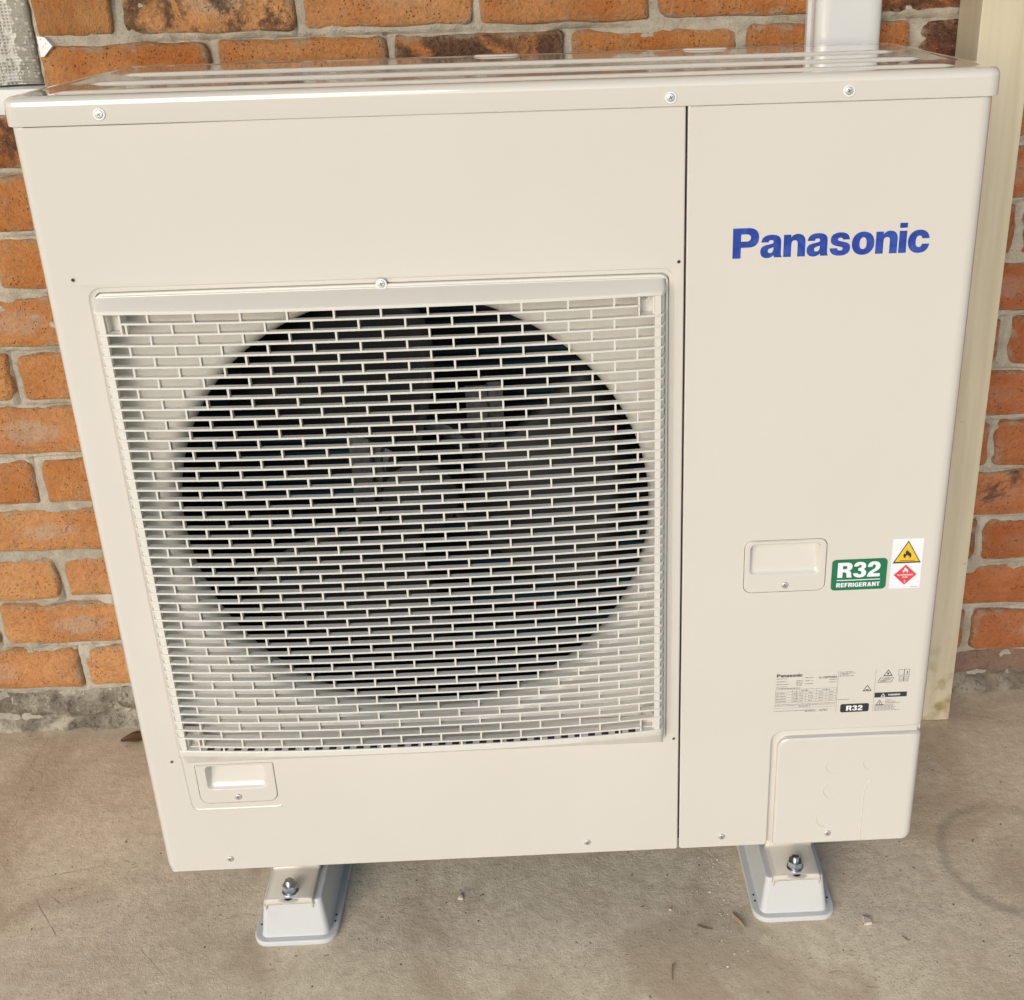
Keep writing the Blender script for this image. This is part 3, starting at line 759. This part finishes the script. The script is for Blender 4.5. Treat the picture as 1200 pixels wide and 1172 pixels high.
service = part(g, 'service_panel', 'ivory', wn=True, angle=70)
screw(service, .236, -.0001, .132)
scoop('pull_handle', .2525, .3505, .5050, .5765, (.2590, .3430, .5290, .5715), .0085, (.010,) * 4, (.302, .5150), True)

# --- pipe cover
def pc(i, ir): return rr2(.3045 + i, .4910 - ir, Z0 - .0005 + i, .2868 - i, (.003, .009, .008, .015), 8, 6)
rg = lambda d, s_: (lambda x, z: s_ + d * clamp((x - .478) / .011))
lp = [at_y(pc(0, 0), .016), at_y(pc(0, 0), rg(.012, .0008)), at_y(pc(.0003, .0012), rg(.0075, .0004)), at_y(pc(.0010, .0045), rg(.0034, -.0002)), at_y(pc(.0018, .0090), rg(.0008, -.0006)), at_y(pc(.0030, .0140), -.0008)]
g = G(); g.loops(lp); g.flat([lp[-1]])
pcv = part(g, 'pipe_cover', 'ivory', wn=True, angle=70)
screw(pcv, .376, -.0009, .1305)
def arc_ridge(cx, cz, r_, a0, a1, w_=.0010, n=20):
    rows = []
    for i in range(n + 1):
        t = R(a0 + (a1 - a0) * i / n); k = math.sin(math.pi * i / n) ** .5 if n else 1
        rows.append([(cx + (r_ + d) * math.cos(t), -.00078 - h_ * k, cz + (r_ + d) * math.sin(t)) for d, h_ in ((-w_, 0), (-w_ * .3, .0007), (w_ * .3, .0007), (w_, 0))])
    return G().loops(rows, False)
for cx, cz, r_, a0, a1 in ((.3790, .2420, .0120, 130, 275), (.4270, .2440, .0115, 150, 260), (.3800, .2020, .0140, 130, 285), (.3760, .1560, .0165, 140, 300)):
    arc_ridge(cx, cz, r_, a0, a1).make('knockout', 'ivory', pcv)
g = G(); rows = []
for x, z in [(.4195, .117), (.4195, .190), (.4200, .200), (.4225, .209), (.428, .2165)]:
    rows.append([(x - .001, -.00078, z), (x - .0004, -.0012, z), (x + .0004, -.0012, z), (x + .001, -.00078, z)])
g.loops(rows, False); g.make('press_line', 'ivory', pcv)

# --- mounting legs and bolts
def leg(xc):
    g = G(); hw0, hw1 = .0315, .0285
    yf, yb = -.0060, .0460; zt = .0652; zb = .0622
    # foot plate (slightly rounded nose, turned-down sides)
    n = 10
    prof = [(yf + .0005, zb - .004), (yf - .0004, zb), (yf + .0006, zt - .0006), (yf + .003, zt), (yb - .006, zt), (yb - .002, zt + .001), (yb, zt + .004), (yb + .0008, zt + .012), (yb + .0010, .1165)]
    rows = []
    for s_ in (-1, -.93, -.80, .80, .93, 1):
        dz = {1: -.010, .93: -.0012, .80: 0}[abs(s_)]
        rows.append([(xc + s_ * (hw0 if z < .08 else hw1), y + (0 if abs(s_) < 1 else .001), (z + dz) if z < .08 else z) for y, z in prof])
    g.loops(rows, False)
    o = part(g, 'mounting_leg', 'bracket', wn=True, angle=50)
    m_ = o.modifiers.new('thickness', 'SOLIDIFY'); m_.thickness = .0022
    yb_ = .006
    # raised pad with slot
    g = G(); el = lambda rx, ry, z: [(xc + rx * math.cos(t), yb_ - .002 + ry * math.sin(t), z) for t in [2 * math.pi * i / 28 for i in range(28)]]
    g.loops([el(.0175, .0185, zt - .0002), el(.0160, .0170, zt + .0008), el(.0135, .0145, zt + .0010)], True, False, True); g.make('slot_pad', 'bracket', o)
    g = G(); g.loops([[(xc + .0062 * math.cos(t), yb_ - .0095 + .0062 * math.sin(t), z) for t in [2 * math.pi * i / 20 for i in range(20)]] for z in (zt + .0008, zt + .0013)], True, False, True); g.make('slot', 'black', o)
    def cyl(r0, r1, z0, z1, n=24, hexa=False):
        n = 6 if hexa else n
        c_ = .0007
        return G().loops([[(xc + r_ * math.cos(2 * math.pi * i / n + .3), yb_ + r_ * math.sin(2 * math.pi * i / n + .3), z) for i in range(n)] for r_, z in ((r0, z0), (r0, z1 - c_), (r1 - c_, z1))], True, False, True)
    cyl(.0112, .0112, zt + .0014, zt + .0034).make('washer', 'zinc', o, angle=30)
    cyl(.0085, .0085, zt + .0035, zt + .0060).make('spring_washer', 'zinc', o, angle=30)
    cyl(.0100, .0100, zt + .0061, zt + .0132, hexa=True).make('nut', 'zinc', o, angle=20)
    g = G(); rows = []
    for i in range(13):
        z = zt + .0132 + .0080 * i / 12; r_ = .0047 if i % 2 else .0041
        if i == 12: r_ = .0034
        rows.append([(xc + r_ * math.cos(2 * math.pi * j / 16), yb_ + r_ * math.sin(2 * math.pi * j / 16), z) for j in range(16)])
    g.loops(rows, True, False, True); g.make('bolt', 'zinc', o, angle=30)
for xc in (-.3385, .3375): leg(xc)

# --- lettering helpers
def text_verts(body, size, off=0., spacing=1.):
    cu = bpy.data.curves.new('lettering', 'FONT'); cu.body = body; cu.size = size; cu.offset = off; cu.space_character = spacing
    cu.fill_mode = 'FRONT'; cu.resolution_u = 5
    o = bpy.data.objects.new('lettering', cu); C.objects.link(o)
    dg = bpy.context.evaluated_depsgraph_get(); me = bpy.data.meshes.new_from_object(o.evaluated_get(dg))
    vs_ = [(v.co.x, v.co.y) for v in me.vertices]; fs_ = [tuple(p_.vertices) for p_ in me.polygons]
    bpy.data.objects.remove(o); bpy.data.curves.remove(cu); bpy.data.meshes.remove(me)
    return vs_, fs_
def fit_text(g, body, x0, x1, z0, z1, y, off=0., spacing=1., slope=0.):
    vs_, fs_ = text_verts(body, 1., off, spacing)
    ax0, ax1 = min(v[0] for v in vs_), max(v[0] for v in vs_); az0, az1 = min(v[1] for v in vs_), max(v[1] for v in vs_)
    sx_, sz_ = (x1 - x0) / (ax1 - ax0), (z1 - z0) / (az1 - az0)
    k = [(x0 + (a_ - ax0) * sx_, y, z0 + (b_ - az0) * sz_) for a_, b_ in vs_]
    fs2 = []
    for f_ in fs_:
        p0, p1, p2 = (Vector(k[i]) for i in f_[:3]); fs2.append(f_ if (p1 - p0).cross(p2 - p0).y < 0 else f_[::-1])
    return g.add(k, fs2)
def quad(g, x0, x1, z0, z1, y): return g.add([(x0, y, z0), (x1, y, z0), (x1, y, z1), (x0, y, z1)], [(0, 1, 2, 3)])
def poly(g, pts, y): return g.flat([[(x, y, z) for x, z in pts]])

# --- heavy grotesque letters drawn as outlines (height 1, x-height .74)
GL = {
'P': (.92, ['M0,0 L0,1 L.54,1 C.79,1 .91,.88 .91,.68 C.91,.47 .79,.355 .54,.355 L.285,.355 L.285,0', 'M.285,.795 L.285,.56 L.47,.56 C.575,.56 .625,.60 .625,.68 C.625,.755 .575,.795 .47,.795']),
'a': (.76, ['M.755,0 L.49,0 C.478,.025 .473,.05 .47,.075 C.41,.015 .33,-.018 .24,-.018 C.095,-.018 0,.065 0,.205 C0,.345 .09,.405 .25,.43 C.39,.452 .455,.462 .455,.515 C.455,.56 .425,.58 .37,.58 C.31,.58 .285,.555 .278,.505 L.025,.505 C.035,.66 .15,.757 .385,.757 C.61,.757 .72,.68 .72,.51 L.72,.15 C.72,.085 .727,.045 .755,.028', 'M.455,.345 C.42,.325 .385,.318 .345,.308 C.285,.293 .262,.265 .262,.222 C.262,.175 .292,.15 .34,.15 C.41,.15 .455,.20 .455,.28']),
'n': (.765, ['M0,0 L0,.738 L.255,.738 L.255,.65 C.32,.725 .40,.757 .49,.757 C.66,.757 .76,.65 .76,.48 L.76,0 L.49,0 L.49,.42 C.49,.51 .455,.548 .385,.548 C.31,.548 .27,.50 .27,.41 L.27,0']),
's': (.72, ['M0,.235 C.01,.07 .13,-.018 .36,-.018 C.59,-.018 .715,.075 .715,.235 C.715,.375 .61,.425 .42,.455 C.31,.473 .275,.488 .275,.525 C.275,.56 .305,.58 .355,.58 C.41,.58 .44,.555 .445,.515 L.69,.515 C.675,.675 .56,.757 .36,.757 C.145,.757 .022,.67 .022,.515 C.022,.385 .11,.325 .31,.29 C.425,.27 .455,.255 .455,.215 C.455,.175 .42,.153 .365,.153 C.30,.153 .262,.185 .258,.235']),
'o': (.79, ['M0,.37 C0,.60 .16,.757 .395,.757 C.63,.757 .79,.60 .79,.37 C.79,.14 .63,-.018 .395,-.018 C.16,-.018 0,.14 0,.37', 'M.272,.37 C.272,.25 .315,.175 .395,.175 C.475,.175 .518,.25 .518,.37 C.518,.49 .475,.565 .395,.565 C.315,.565 .272,.49 .272,.37']),
'i': (.27, ['M0,0 L0,.738 L.268,.738 L.268,0', 'M0,.835 L0,1.0 L.268,1.0 L.268,.835']),
'c': (.755, ['M.755,.465 C.735,.645 .595,.757 .395,.757 C.16,.757 0,.60 0,.37 C0,.135 .16,-.018 .39,-.018 C.60,-.018 .74,.095 .757,.285 L.50,.285 C.488,.215 .45,.18 .395,.18 C.315,.18 .272,.25 .272,.37 C.272,.49 .315,.56 .39,.56 C.45,.56 .485,.53 .497,.465']),
'R': (.81, ['M0,0 L0,1 L.5,1 C.7,1 .8,.9 .8,.72 C.8,.58 .73,.5 .62,.46 C.72,.42 .75,.36 .76,.2 C.765,.1 .775,.05 .8,0 L.52,0 C.5,.05 .5,.1 .495,.2 C.49,.31 .45,.36 .37,.36 L.28,.36 L.28,0', 'M.28,.78 L.42,.78 C.49,.78 .52,.75 .52,.68 C.52,.61 .49,.57 .42,.57 L.28,.57']),
'3': (.73, ['M0,.27 C.02,.08 .15,-.02 .36,-.02 C.58,-.02 .72,.09 .72,.28 C.72,.4 .66,.49 .55,.525 C.64,.57 .69,.64 .69,.74 C.69,.91 .56,1.02 .36,1.02 C.16,1.02 .03,.92 .02,.72 L.27,.72 C.275,.79 .31,.82 .36,.82 C.41,.82 .44,.79 .44,.73 C.44,.64 .39,.61 .27,.61 L.27,.43 C.4,.43 .455,.4 .455,.3 C.455,.22 .42,.185 .36,.185 C.3,.185 .265,.215 .258,.27']),
'E': (.68, ['M0,0 L0,1 L.66,1 L.66,.79 L.27,.79 L.27,.61 L.62,.61 L.62,.4 L.27,.4 L.27,.21 L.68,.21 L.68,0']),
'F': (.64, ['M0,0 L0,1 L.64,1 L.64,.79 L.27,.79 L.27,.59 L.58,.59 L.58,.38 L.27,.38 L.27,0']),
'I': (.27, ['M0,0 L0,1 L.27,1 L.27,0']),
'G': (.80, ['M.80,.55 L.80,.08 C.70,.01 .58,-.02 .44,-.02 C.17,-.02 0,.18 0,.5 C0,.82 .18,1.02 .46,1.02 C.66,1.02 .78,.92 .80,.72 L.54,.72 C.53,.79 .50,.81 .45,.81 C.34,.81 .28,.7 .28,.5 C.28,.3 .34,.19 .46,.19 C.50,.19 .53,.2 .56,.22 L.56,.36 L.44,.36 L.44,.55']),
'A': (.88, ['M0,0 L.3,1 L.58,1 L.88,0 L.60,0 L.56,.16 L.32,.16 L.28,0', 'M.37,.35 L.51,.35 L.44,.70']),
'N': (.81, ['M0,0 L0,1 L.27,1 L.55,.48 L.55,1 L.81,1 L.81,0 L.54,0 L.26,.52 L.26,0']),
'T': (.68, ['M.2,0 L.2,.79 L0,.79 L0,1 L.68,1 L.68,.79 L.47,.79 L.47,0']),
'2': (.71, ['M0,0 C.01,.22 .1,.34 .27,.46 C.4,.55 .44,.6 .44,.69 C.44,.77 .41,.81 .355,.81 C.295,.81 .265,.77 .265,.66 L.01,.66 C.01,.9 .13,1.02 .36,1.02 C.57,1.02 .7,.9 .7,.71 C.7,.56 .63,.46 .47,.36 C.37,.3 .33,.26 .31,.215 L.7,.215 L.7,0'])}
def outline(d):
    out = []
    for tk in d.replace('M', ' M ').replace('L', ' L ').replace('C', ' C ').split():
        if tk in 'MLC': cmd = tk; buf = []; continue
        buf.append(tuple(float(q) for q in tk.split(',')))
        if cmd in 'ML': out.append(buf.pop())
        elif len(buf) == 3:
            p0 = Vector(out[-1]); p1, p2, p3 = (Vector(q) for q in buf); buf = []
            for i in range(1, 9):
                t = i / 8; q = p0 * (1 - t) ** 3 + p1 * 3 * t * (1 - t) ** 2 + p2 * 3 * t * t * (1 - t) + p3 * t ** 3; out.append((q.x, q.y))
    if (Vector(out[0]) - Vector(out[-1])).length < 1e-6: out.pop()
    return out
def heavy(g, body, x0, x1, z0, z1, y, gap=.045, each=None):
    w_ = sum(GL[c_][0] for c_ in body) + gap * (len(body) - 1); sx_ = (x1 - x0) / w_; sz_ = z1 - z0; x = 0
    for c_ in body:
        ls = [[(x0 + (x + a_) * sx_, y, z0 + b_ * sz_) for a_, b_ in outline(d)] for d in GL[c_][1]]
        gg = G() if each else g
        if c_ == 'i':
            for l in ls: gg.flat([l])
        else: gg.flat(ls)
        if each: each(gg)
        x += GL[c_][0] + gap
    return g

# --- blue maker's name
g = G(); quad(g, .2262, .4385, .9135, .9525, -.00012)
film = part(g, 'name_film', 'ivory', smooth=False)
heavy(None, 'Panasonic', .2285, .4365, .9180, .9505, -.00035, .045, lambda gg: gg.make('letter', 'logo', film, False))

# --- green refrigerant sticker
def plate(name, pts, y0, y1, mat, parent):
    g = G(); g.loops([[(x, y0, z) for x, z in pts], [(x, y1, z) for x, z in pts]], True); poly(g, pts, y1); return g.make(name, mat, parent, False)
st = plate('refrigerant_sticker', rr2(.3575, .4235, .5040, .5462, .005), -.0001, -.0004, 'green', AC)
g = G(); heavy(g, 'R32', .3645, .4155, .5215, .5420, -.0006, .05)
quad(g, .3640, .4160, .5172, .5184, -.0006)
heavy(g, 'REFRIGERANT', .3640, .4160, .5083, .5142, -.0006, .12)
g.make('lettering', 'white', st, False)

# --- hazard sticker
st = plate('hazard_sticker', rr2(.4278, .4645, .5035, .5712, .0006), -.0001, -.0004, 'white', AC)
tri = lambda s_: [(.4462 - .0168 * s_, .5525 - .0148 * s_ + .0005), (.4462 + .0168 * s_, .5525 - .0148 * s_ + .0005), (.4462, .5525 + .0148 * s_ + .0015)]
plate('warning_triangle', tri(1.0), -.0004, -.0006, 'ink', st); plate('triangle_field', tri(.86), -.0006, -.0008, 'yellow', st)
def flame(g, cx, cz, s_, y):
    o_ = [(-.9, -.5), (-1.0, .1), (-.75, .55), (-.6, .2), (-.45, .35), (-.5, .9), (-.1, 1.5), (-.05, 1.0), (.15, 1.2), (.45, .6), (.55, .75), (.85, .3), (.95, -.2), (.8, -.65), (.45, -.95), (.55, -.5), (.35, -.1), (.1, -.35), (-.05, .15), (-.3, -.25), (-.5, -.55), (-.4, -.95)]
    return poly(g, [(cx + a_ * s_, cz + b_ * s_) for a_, b_ in o_], y)
g = G(); flame(g, .4462, .5492, .0050, -.0010); quad(g, .4372, .4552, .5415, .5422, -.0010); g.make('flame_mark', 'ink', st, False)
dm = [(.4457 - .0138, .5222), (.4457, .5222 - .0138), (.4457 + .0138, .5222), (.4457, .5222 + .0138)]
plate('gas_diamond', dm, -.0004, -.0006, 'red', st)
g = G(); flame(g, .4457, .5278, .0034, -.0008)
fit_text(g, 'FLAMMABLE', .4365, .4549, .5212, .5232, -.0008, .03); fit_text(g, 'GAS', .4425, .4489, .5182, .5202, -.0008, .03); fit_text(g, '2', .4447, .4467, .5120, .5152, -.0008, .03)
g.make('diamond_mark', 'white', st, False)
g = G(); quad(g, .4530, .4620, .5052, .5057, -.0006); g.make('fine_print', 'inkgrey', st, False)

# --- rating label printed on the panel
Y = -.00025
g = G()
quad(g, .2955, .4640, .3225, .3895, -.00008); rl = g.make('rating_label', 'ivory', AC, False)
g = G(); heavy(g, 'Panasonic', .2985, .3305, .3815, .3862, Y, .045); g.make('label_name', 'ink', rl, False)
g = G(); fit_text(g, 'U-125PZ3R5', .3510, .3735, .3775, .3805, Y, .02); g.make('model_number', 'ink', rl, False)
g = G(); rn_ = random.Random(3)
def dashes(x0, x1, z, h=.0008):
    x = x0
    while x < x1:
        w_ = rn_.uniform(.001, .004); quad(g, x, min(x1, x + w_), z, z + h, Y); x += w_ + rn_.uniform(.0004, .0012)
dashes(.2985, .312, .3788)
for z, xa, xb in ((.3745, .2985, .3110), (.3705, .2985, .3140), (.3668, .2990, .3120)): dashes(xa, xb, z)
for z in (.3750, .3728, .3705, .3685): dashes(.3230, .3310, z)
for z in (.3790, .3745, .3700): dashes(.3340, .3440, z)
for z in (.3750, .3712): dashes(.3640, .3735, z)
dashes(.2985, .3290, .3640, .0011)
# table
for z in (.3625, .3590, .3548, .3508, .3468, .3430): quad(g, .2978, .3738, z, z + .0003, Y)
for x in (.2978, .3188, .3240, .3358, .3488, .3612, .3735): quad(g, x, x + .0003, .3430, .3625, Y)
for z in (.3565, .3524, .3484, .3444):
    dashes(.2988, .3110, z)
    for x in (.3202, .3270, .3390, .3520, .3645): dashes(x, x + .006, z)
dashes(.3300, .3390, .3603); dashes(.3560, .3660, .3603)
dashes(.2970, .3735, .3398, .0006); dashes(.2970, .3735, .3380, .0006); dashes(.3280, .3420, .3362, .0008); dashes(.2965, .3735, .3345, .0004); dashes(.2968, .3340, .3300)
quad(g, .3748, .3751, .3250, .3880, Y); quad(g, .4216, .4219, .3240, .3880, Y)
for z, xb in ((.3852, .3925), (.3832, .3960), (.3812, .3880), (.3792, .3945)): dashes(.3765, xb, z)
dashes(.3765, .3905, .3438)
for z, xb in ((.3335, .4480), (.3318, .4470), (.3300, .4500), (.3283, .4480), (.3266, .4490), (.3249, .4560)): dashes(.4235, xb, z, .0006)
for z, xb in ((.3402, .4440), (.3380, .4490), (.3358, .4550)): dashes(.4365, xb, z)
g.make('fine_print', 'inkgrey', rl, False)
g = G()
def tri_line(cx, cz, s_, w_=.0006):
    o_ = [(cx - s_, cz - s_ * .8), (cx + s_, cz - s_ * .8), (cx, cz + s_ * .85)]
    q = .72; i_ = [(cx + (x - cx) * q, cz - s_ * .1 + (z - cz + s_ * .1) * q) for x, z in o_]
    g.flat([[(x, Y, z) for x, z in o_], [(x, Y, z) for x, z in i_]])
tri_line(.4125, .3600, .0058); quad(g, .4105, .4145, .3570, .3580, Y)
tri_line(.4370, .3815, .0060); quad(g, .4360, .4380, .3790, .3820, Y)
tri_line(.4295, .3370, .0050); quad(g, .4291, .4299, .3345, .3375, Y)
def frame(x0, x1, z0, z1, t=.0004, sk=0.):
    o_ = [(x0, z0), (x1, z0), (x1 + sk, z1), (x0 + sk, z1)]; cx, cz = (x0 + x1 + sk) / 2, (z0 + z1) / 2
    i_ = [(x + (t if x < cx else -t), z + (t if z < cz else -t)) for x, z in o_]
    g.flat([[(x, Y, z) for x, z in o_], [(x, Y, z) for x, z in i_]])
frame(.4500, .4570, .3770, .3860); frame(.4570, .4640, .3770, .3860); quad(g, .4604, .4614, .3785, .3835, Y)
frame(.4510, .4570, .3680, .3755); frame(.4570, .4630, .3680, .3755)
for z in (.3697, .3712, .3727): quad(g, .4520, .4562, z, z + .0003, Y); quad(g, .4578, .4622, z, z + .0003, Y)
frame(.4245, .4420, .3675, .3745, .0006, .003); quad(g, .4285, .4400, .3705, .3712, Y); quad(g, .4275, .4350, .3690, .3696, Y); quad(g, .4320, .4410, .3722, .3728, Y)
g.make('pictograms', 'ink', rl, False)
g = G(); fit_text(g, '4D0021 10787', .3350, .3650, .3278, .3312, Y, .012); g.make('serial_number', 'inkgrey', rl, False)
plate('black_badge', rr2(.3805, .4165, .3245, .3370, .0025), -.0001, -.0003, 'ink', rl)
g = G(); heavy(g, 'R32', .3878, .4085, .3270, .3345, -.0005, .06); g.make('badge_lettering', 'white', rl, False)
plate('warning_bar', [(.4225, .3450), (.4630, .3450), (.4630, .3522), (.4225, .3522)], -.0001, -.0003, 'ink', rl)
g = G(); fit_text(g, 'WARNING', .4392, .4545, .3472, .3500, -.0005, .03)
o_ = [(.4300, .3462), (.4362, .3462), (.4331, .3512)]; i_ = [(.4312, .3469), (.4350, .3469), (.4331, .3500)]
g.flat([[(x, -.0005, z) for x, z in o_], [(x, -.0005, z) for x, z in i_]]); g.make('warning_lettering', 'white', rl, False)

# ------------------------------------------------------------------ support blocks
def block(xc, label):
    y0, y1 = -.0215, .365
    L = lambda hx, ya, yb, r_, z: at_z(rr2(xc - hx, xc + hx, ya, yb, r_, 6, 5), z)
    b = thing('support_block', (xc, (y0 + y1) / 2, 0), label, 'support block', 'plastic support blocks under the unit')
    g = G()
    g.loops([L(.0555, y0, y1, .020, .0002), L(.0558, y0 - .0003, y1, .020, .0050), L(.0548, y0 + .0008, y1 - .001, .0195, .0068), L(.0535, y0 + .002, y1 - .002, .019, .0070), L(.0462, y0 + .0085, y1 - .009, .010, .0068), L(.0450, y0 + .0098, y1 - .010, .008, .0090),
             L(.0390, y0 + .0165, y1 - .017, .006, .0560), L(.0384, y0 + .0172, y1 - .0176, .0056, .0590), L(.0365, y0 + .0195, y1 - .0195, .004, .0605)], cap0=True, cap1=True)
    g.make('body', 'block', b, True, 50, True)
    for sx_ in (-1, 1):
        for yy_ in (.008, .018, .32):
            if yy_ == .018 and sx_ * xc > 0: continue
            gg = G(); gg.loops([[(xc + sx_ * .0495 + .0014 * math.cos(t), yy_ + .0014 * math.sin(t), z) for t in [2 * math.pi * i / 10 for i in range(10)]] for z in (.0068, .0073)], True, False, True)
            gg.make('pin_hole', 'black', b, False)
block(-.3350, 'white plastic tapered support block under the fan grille side of the unit')
block(.3355, 'white plastic tapered support block under the pipe cover corner of the unit')

# ------------------------------------------------------------------ litter on the concrete
def stick(name, pts, r_, mat, label, cat):
    g = G(); rows = []
    for i, q in enumerate(pts):
        q = Vector(q); d = (Vector(pts[min(i + 1, len(pts) - 1)]) - Vector(pts[max(i - 1, 0)])).normalized()
        s_ = d.cross(Vector((0, 0, 1))).normalized(); u_ = s_.cross(d)
        rr_2 = r_ * (.55 if i in (0, len(pts) - 1) else 1)
        rows.append([tuple(q + (s_ * math.cos(t) + u_ * math.sin(t)) * rr_2 * (1 + .15 * math.sin(3 * t + i))) for t in [2 * math.pi * k / 7 for k in range(7)]])
    g.loops(rows, True, True, True); tag(g.make(name, mat, None, True, 60), label, cat)
stick('wood_splinter', [(.2530, -.0060, .0025), (.2565, -.0130, .0028), (.2610, -.0210, .0028), (.2655, -.0285, .0022)], .0022, 'wood', 'thick pale wood splinter lying left of the right support block', 'splinter')
stick('wood_splinter', [(.2030, -.0205, .0010), (.2110, -.0252, .0012), (.2225, -.0285, .0009)], .0009, 'leaf', 'thin dark twig beside the pale wood splinter', 'twig')
stick('curled_twig', [(.1640, -.0805, .001), (.1660, -.0770, .0016), (.1630, -.0785, .0016), (.1605, -.0880, .0012), (.1598, -.1010, .001)], .0010, 'wood', 'hooked thin straw lying near the bottom edge right of centre', 'straw')
stick('curled_twig', [(.4700, -.0520, .0008), (.4740, -.0580, .001), (.4780, -.0605, .0008)], .0006, 'leaf', 'small dark curled fibre on the floor right of the right support block', 'fibre')
def pebble(name, x, y, s_, mat, label, cat, pts=None):
    bm = bmesh.new(); bmesh.ops.create_icosphere(bm, subdivisions=2, radius=1)
    r_ = random.Random(int(x * 1e4))
    for v in bm.verts:
        k = 1 + .25 * math.sin(v.co.x * 3 + r_.random() * .6) * math.cos(v.co.y * 4)
        v.co = Vector((v.co.x * s_[0] * k, v.co.y * s_[1] * k, v.co.z * s_[2] + s_[2] * .9))
    me = bpy.data.meshes.new(name); bm.to_mesh(me); bm.free(); me.materials.append(M[mat]); me.shade_smooth()
    o = bpy.data.objects.new(name, me); o.location = (x, y, 0); o.rotation_euler = (0, 0, r_.random() * 3); C.objects.link(o); tag(o, label, cat)
g = G(); g.loops([[(.4305 + a_ * k, -.0275 + b_ * k, z) for a_, b_ in ((-.0055, -.006), (.0050, -.0050), (.0065, .001), (.0010, .0055), (-.0045, .0065))] for k, z in ((1, .0004), (1, .0030), (.8, .0040))], True, True, True)
tag(g.make('stone_chip', 'chip', None, True, 30), 'pale angular stone chip on the floor right of the right support block', 'chip')
pebble('concrete_flake', -.118, .043, (.006, .004, .0018), 'chip', 'small pale flake on the floor below the middle of the grille', 'flake')
pebble('concrete_flake', .170, .006, (.0024, .0020, .0014), 'chip', 'small pale crumb on the floor below the panel seam', 'crumb')
# dry leaf against the wall foot
g = G(); rows = []
for i in range(9):
    t = i / 8; w_ = .014 * math.sin(math.pi * min(1, t * .95 + .03)) ** .8
    rows.append([(-.715 + .055 * t, .392 + .012 * t + s_ * w_, .0015 + .003 * abs(s_) + .003 * math.sin(t * 5) ** 2) for s_ in (-1, -.5, 0, .5, 1)])
g.loops(rows, False); lf = g.make('dry_leaf', 'leaf', None, True, 80)
m_ = lf.modifiers.new('thickness', 'SOLIDIFY'); m_.thickness = .0005
tag(lf, 'curled brown dry leaf on the concrete at the foot of the left bricks', 'leaf')
# drilling dust and grit beside the right block
g = G(); r_ = random.Random(5)
tet = [(1, 1, 1), (-1, -1, 1), (-1, 1, -1), (1, -1, -1)]
def grit(x, y, s_):
    a_ = r_.random() * 6.28; c_, n_ = math.cos(a_), math.sin(a_)
    g.add([(x + s_ * (p_[0] * c_ - p_[1] * n_), y + s_ * (p_[0] * n_ + p_[1] * c_), s_ * .55 * (p_[2] + 1)) for p_ in tet], [(0, 1, 2), (0, 3, 1), (0, 2, 3), (1, 3, 2)])
for _ in range(260):
    x = r_.gauss(.245, .022); y = r_.gauss(.03, .05)
    if x > .277 and y > -.03: continue
    grit(x, y, abs(r_.gauss(.0004, .00035)) + .00015)
for _ in range(500): grit(r_.uniform(-.9, .9), r_.uniform(-.16, .36), abs(r_.gauss(.0003, .0003)) + .00015)
o = g.make('floor_grit', 'chip', None, False); o['kind'] = 'stuff'; o['label'] = 'pale drilling dust and grit scattered over the concrete'; o['category'] = 'grit'
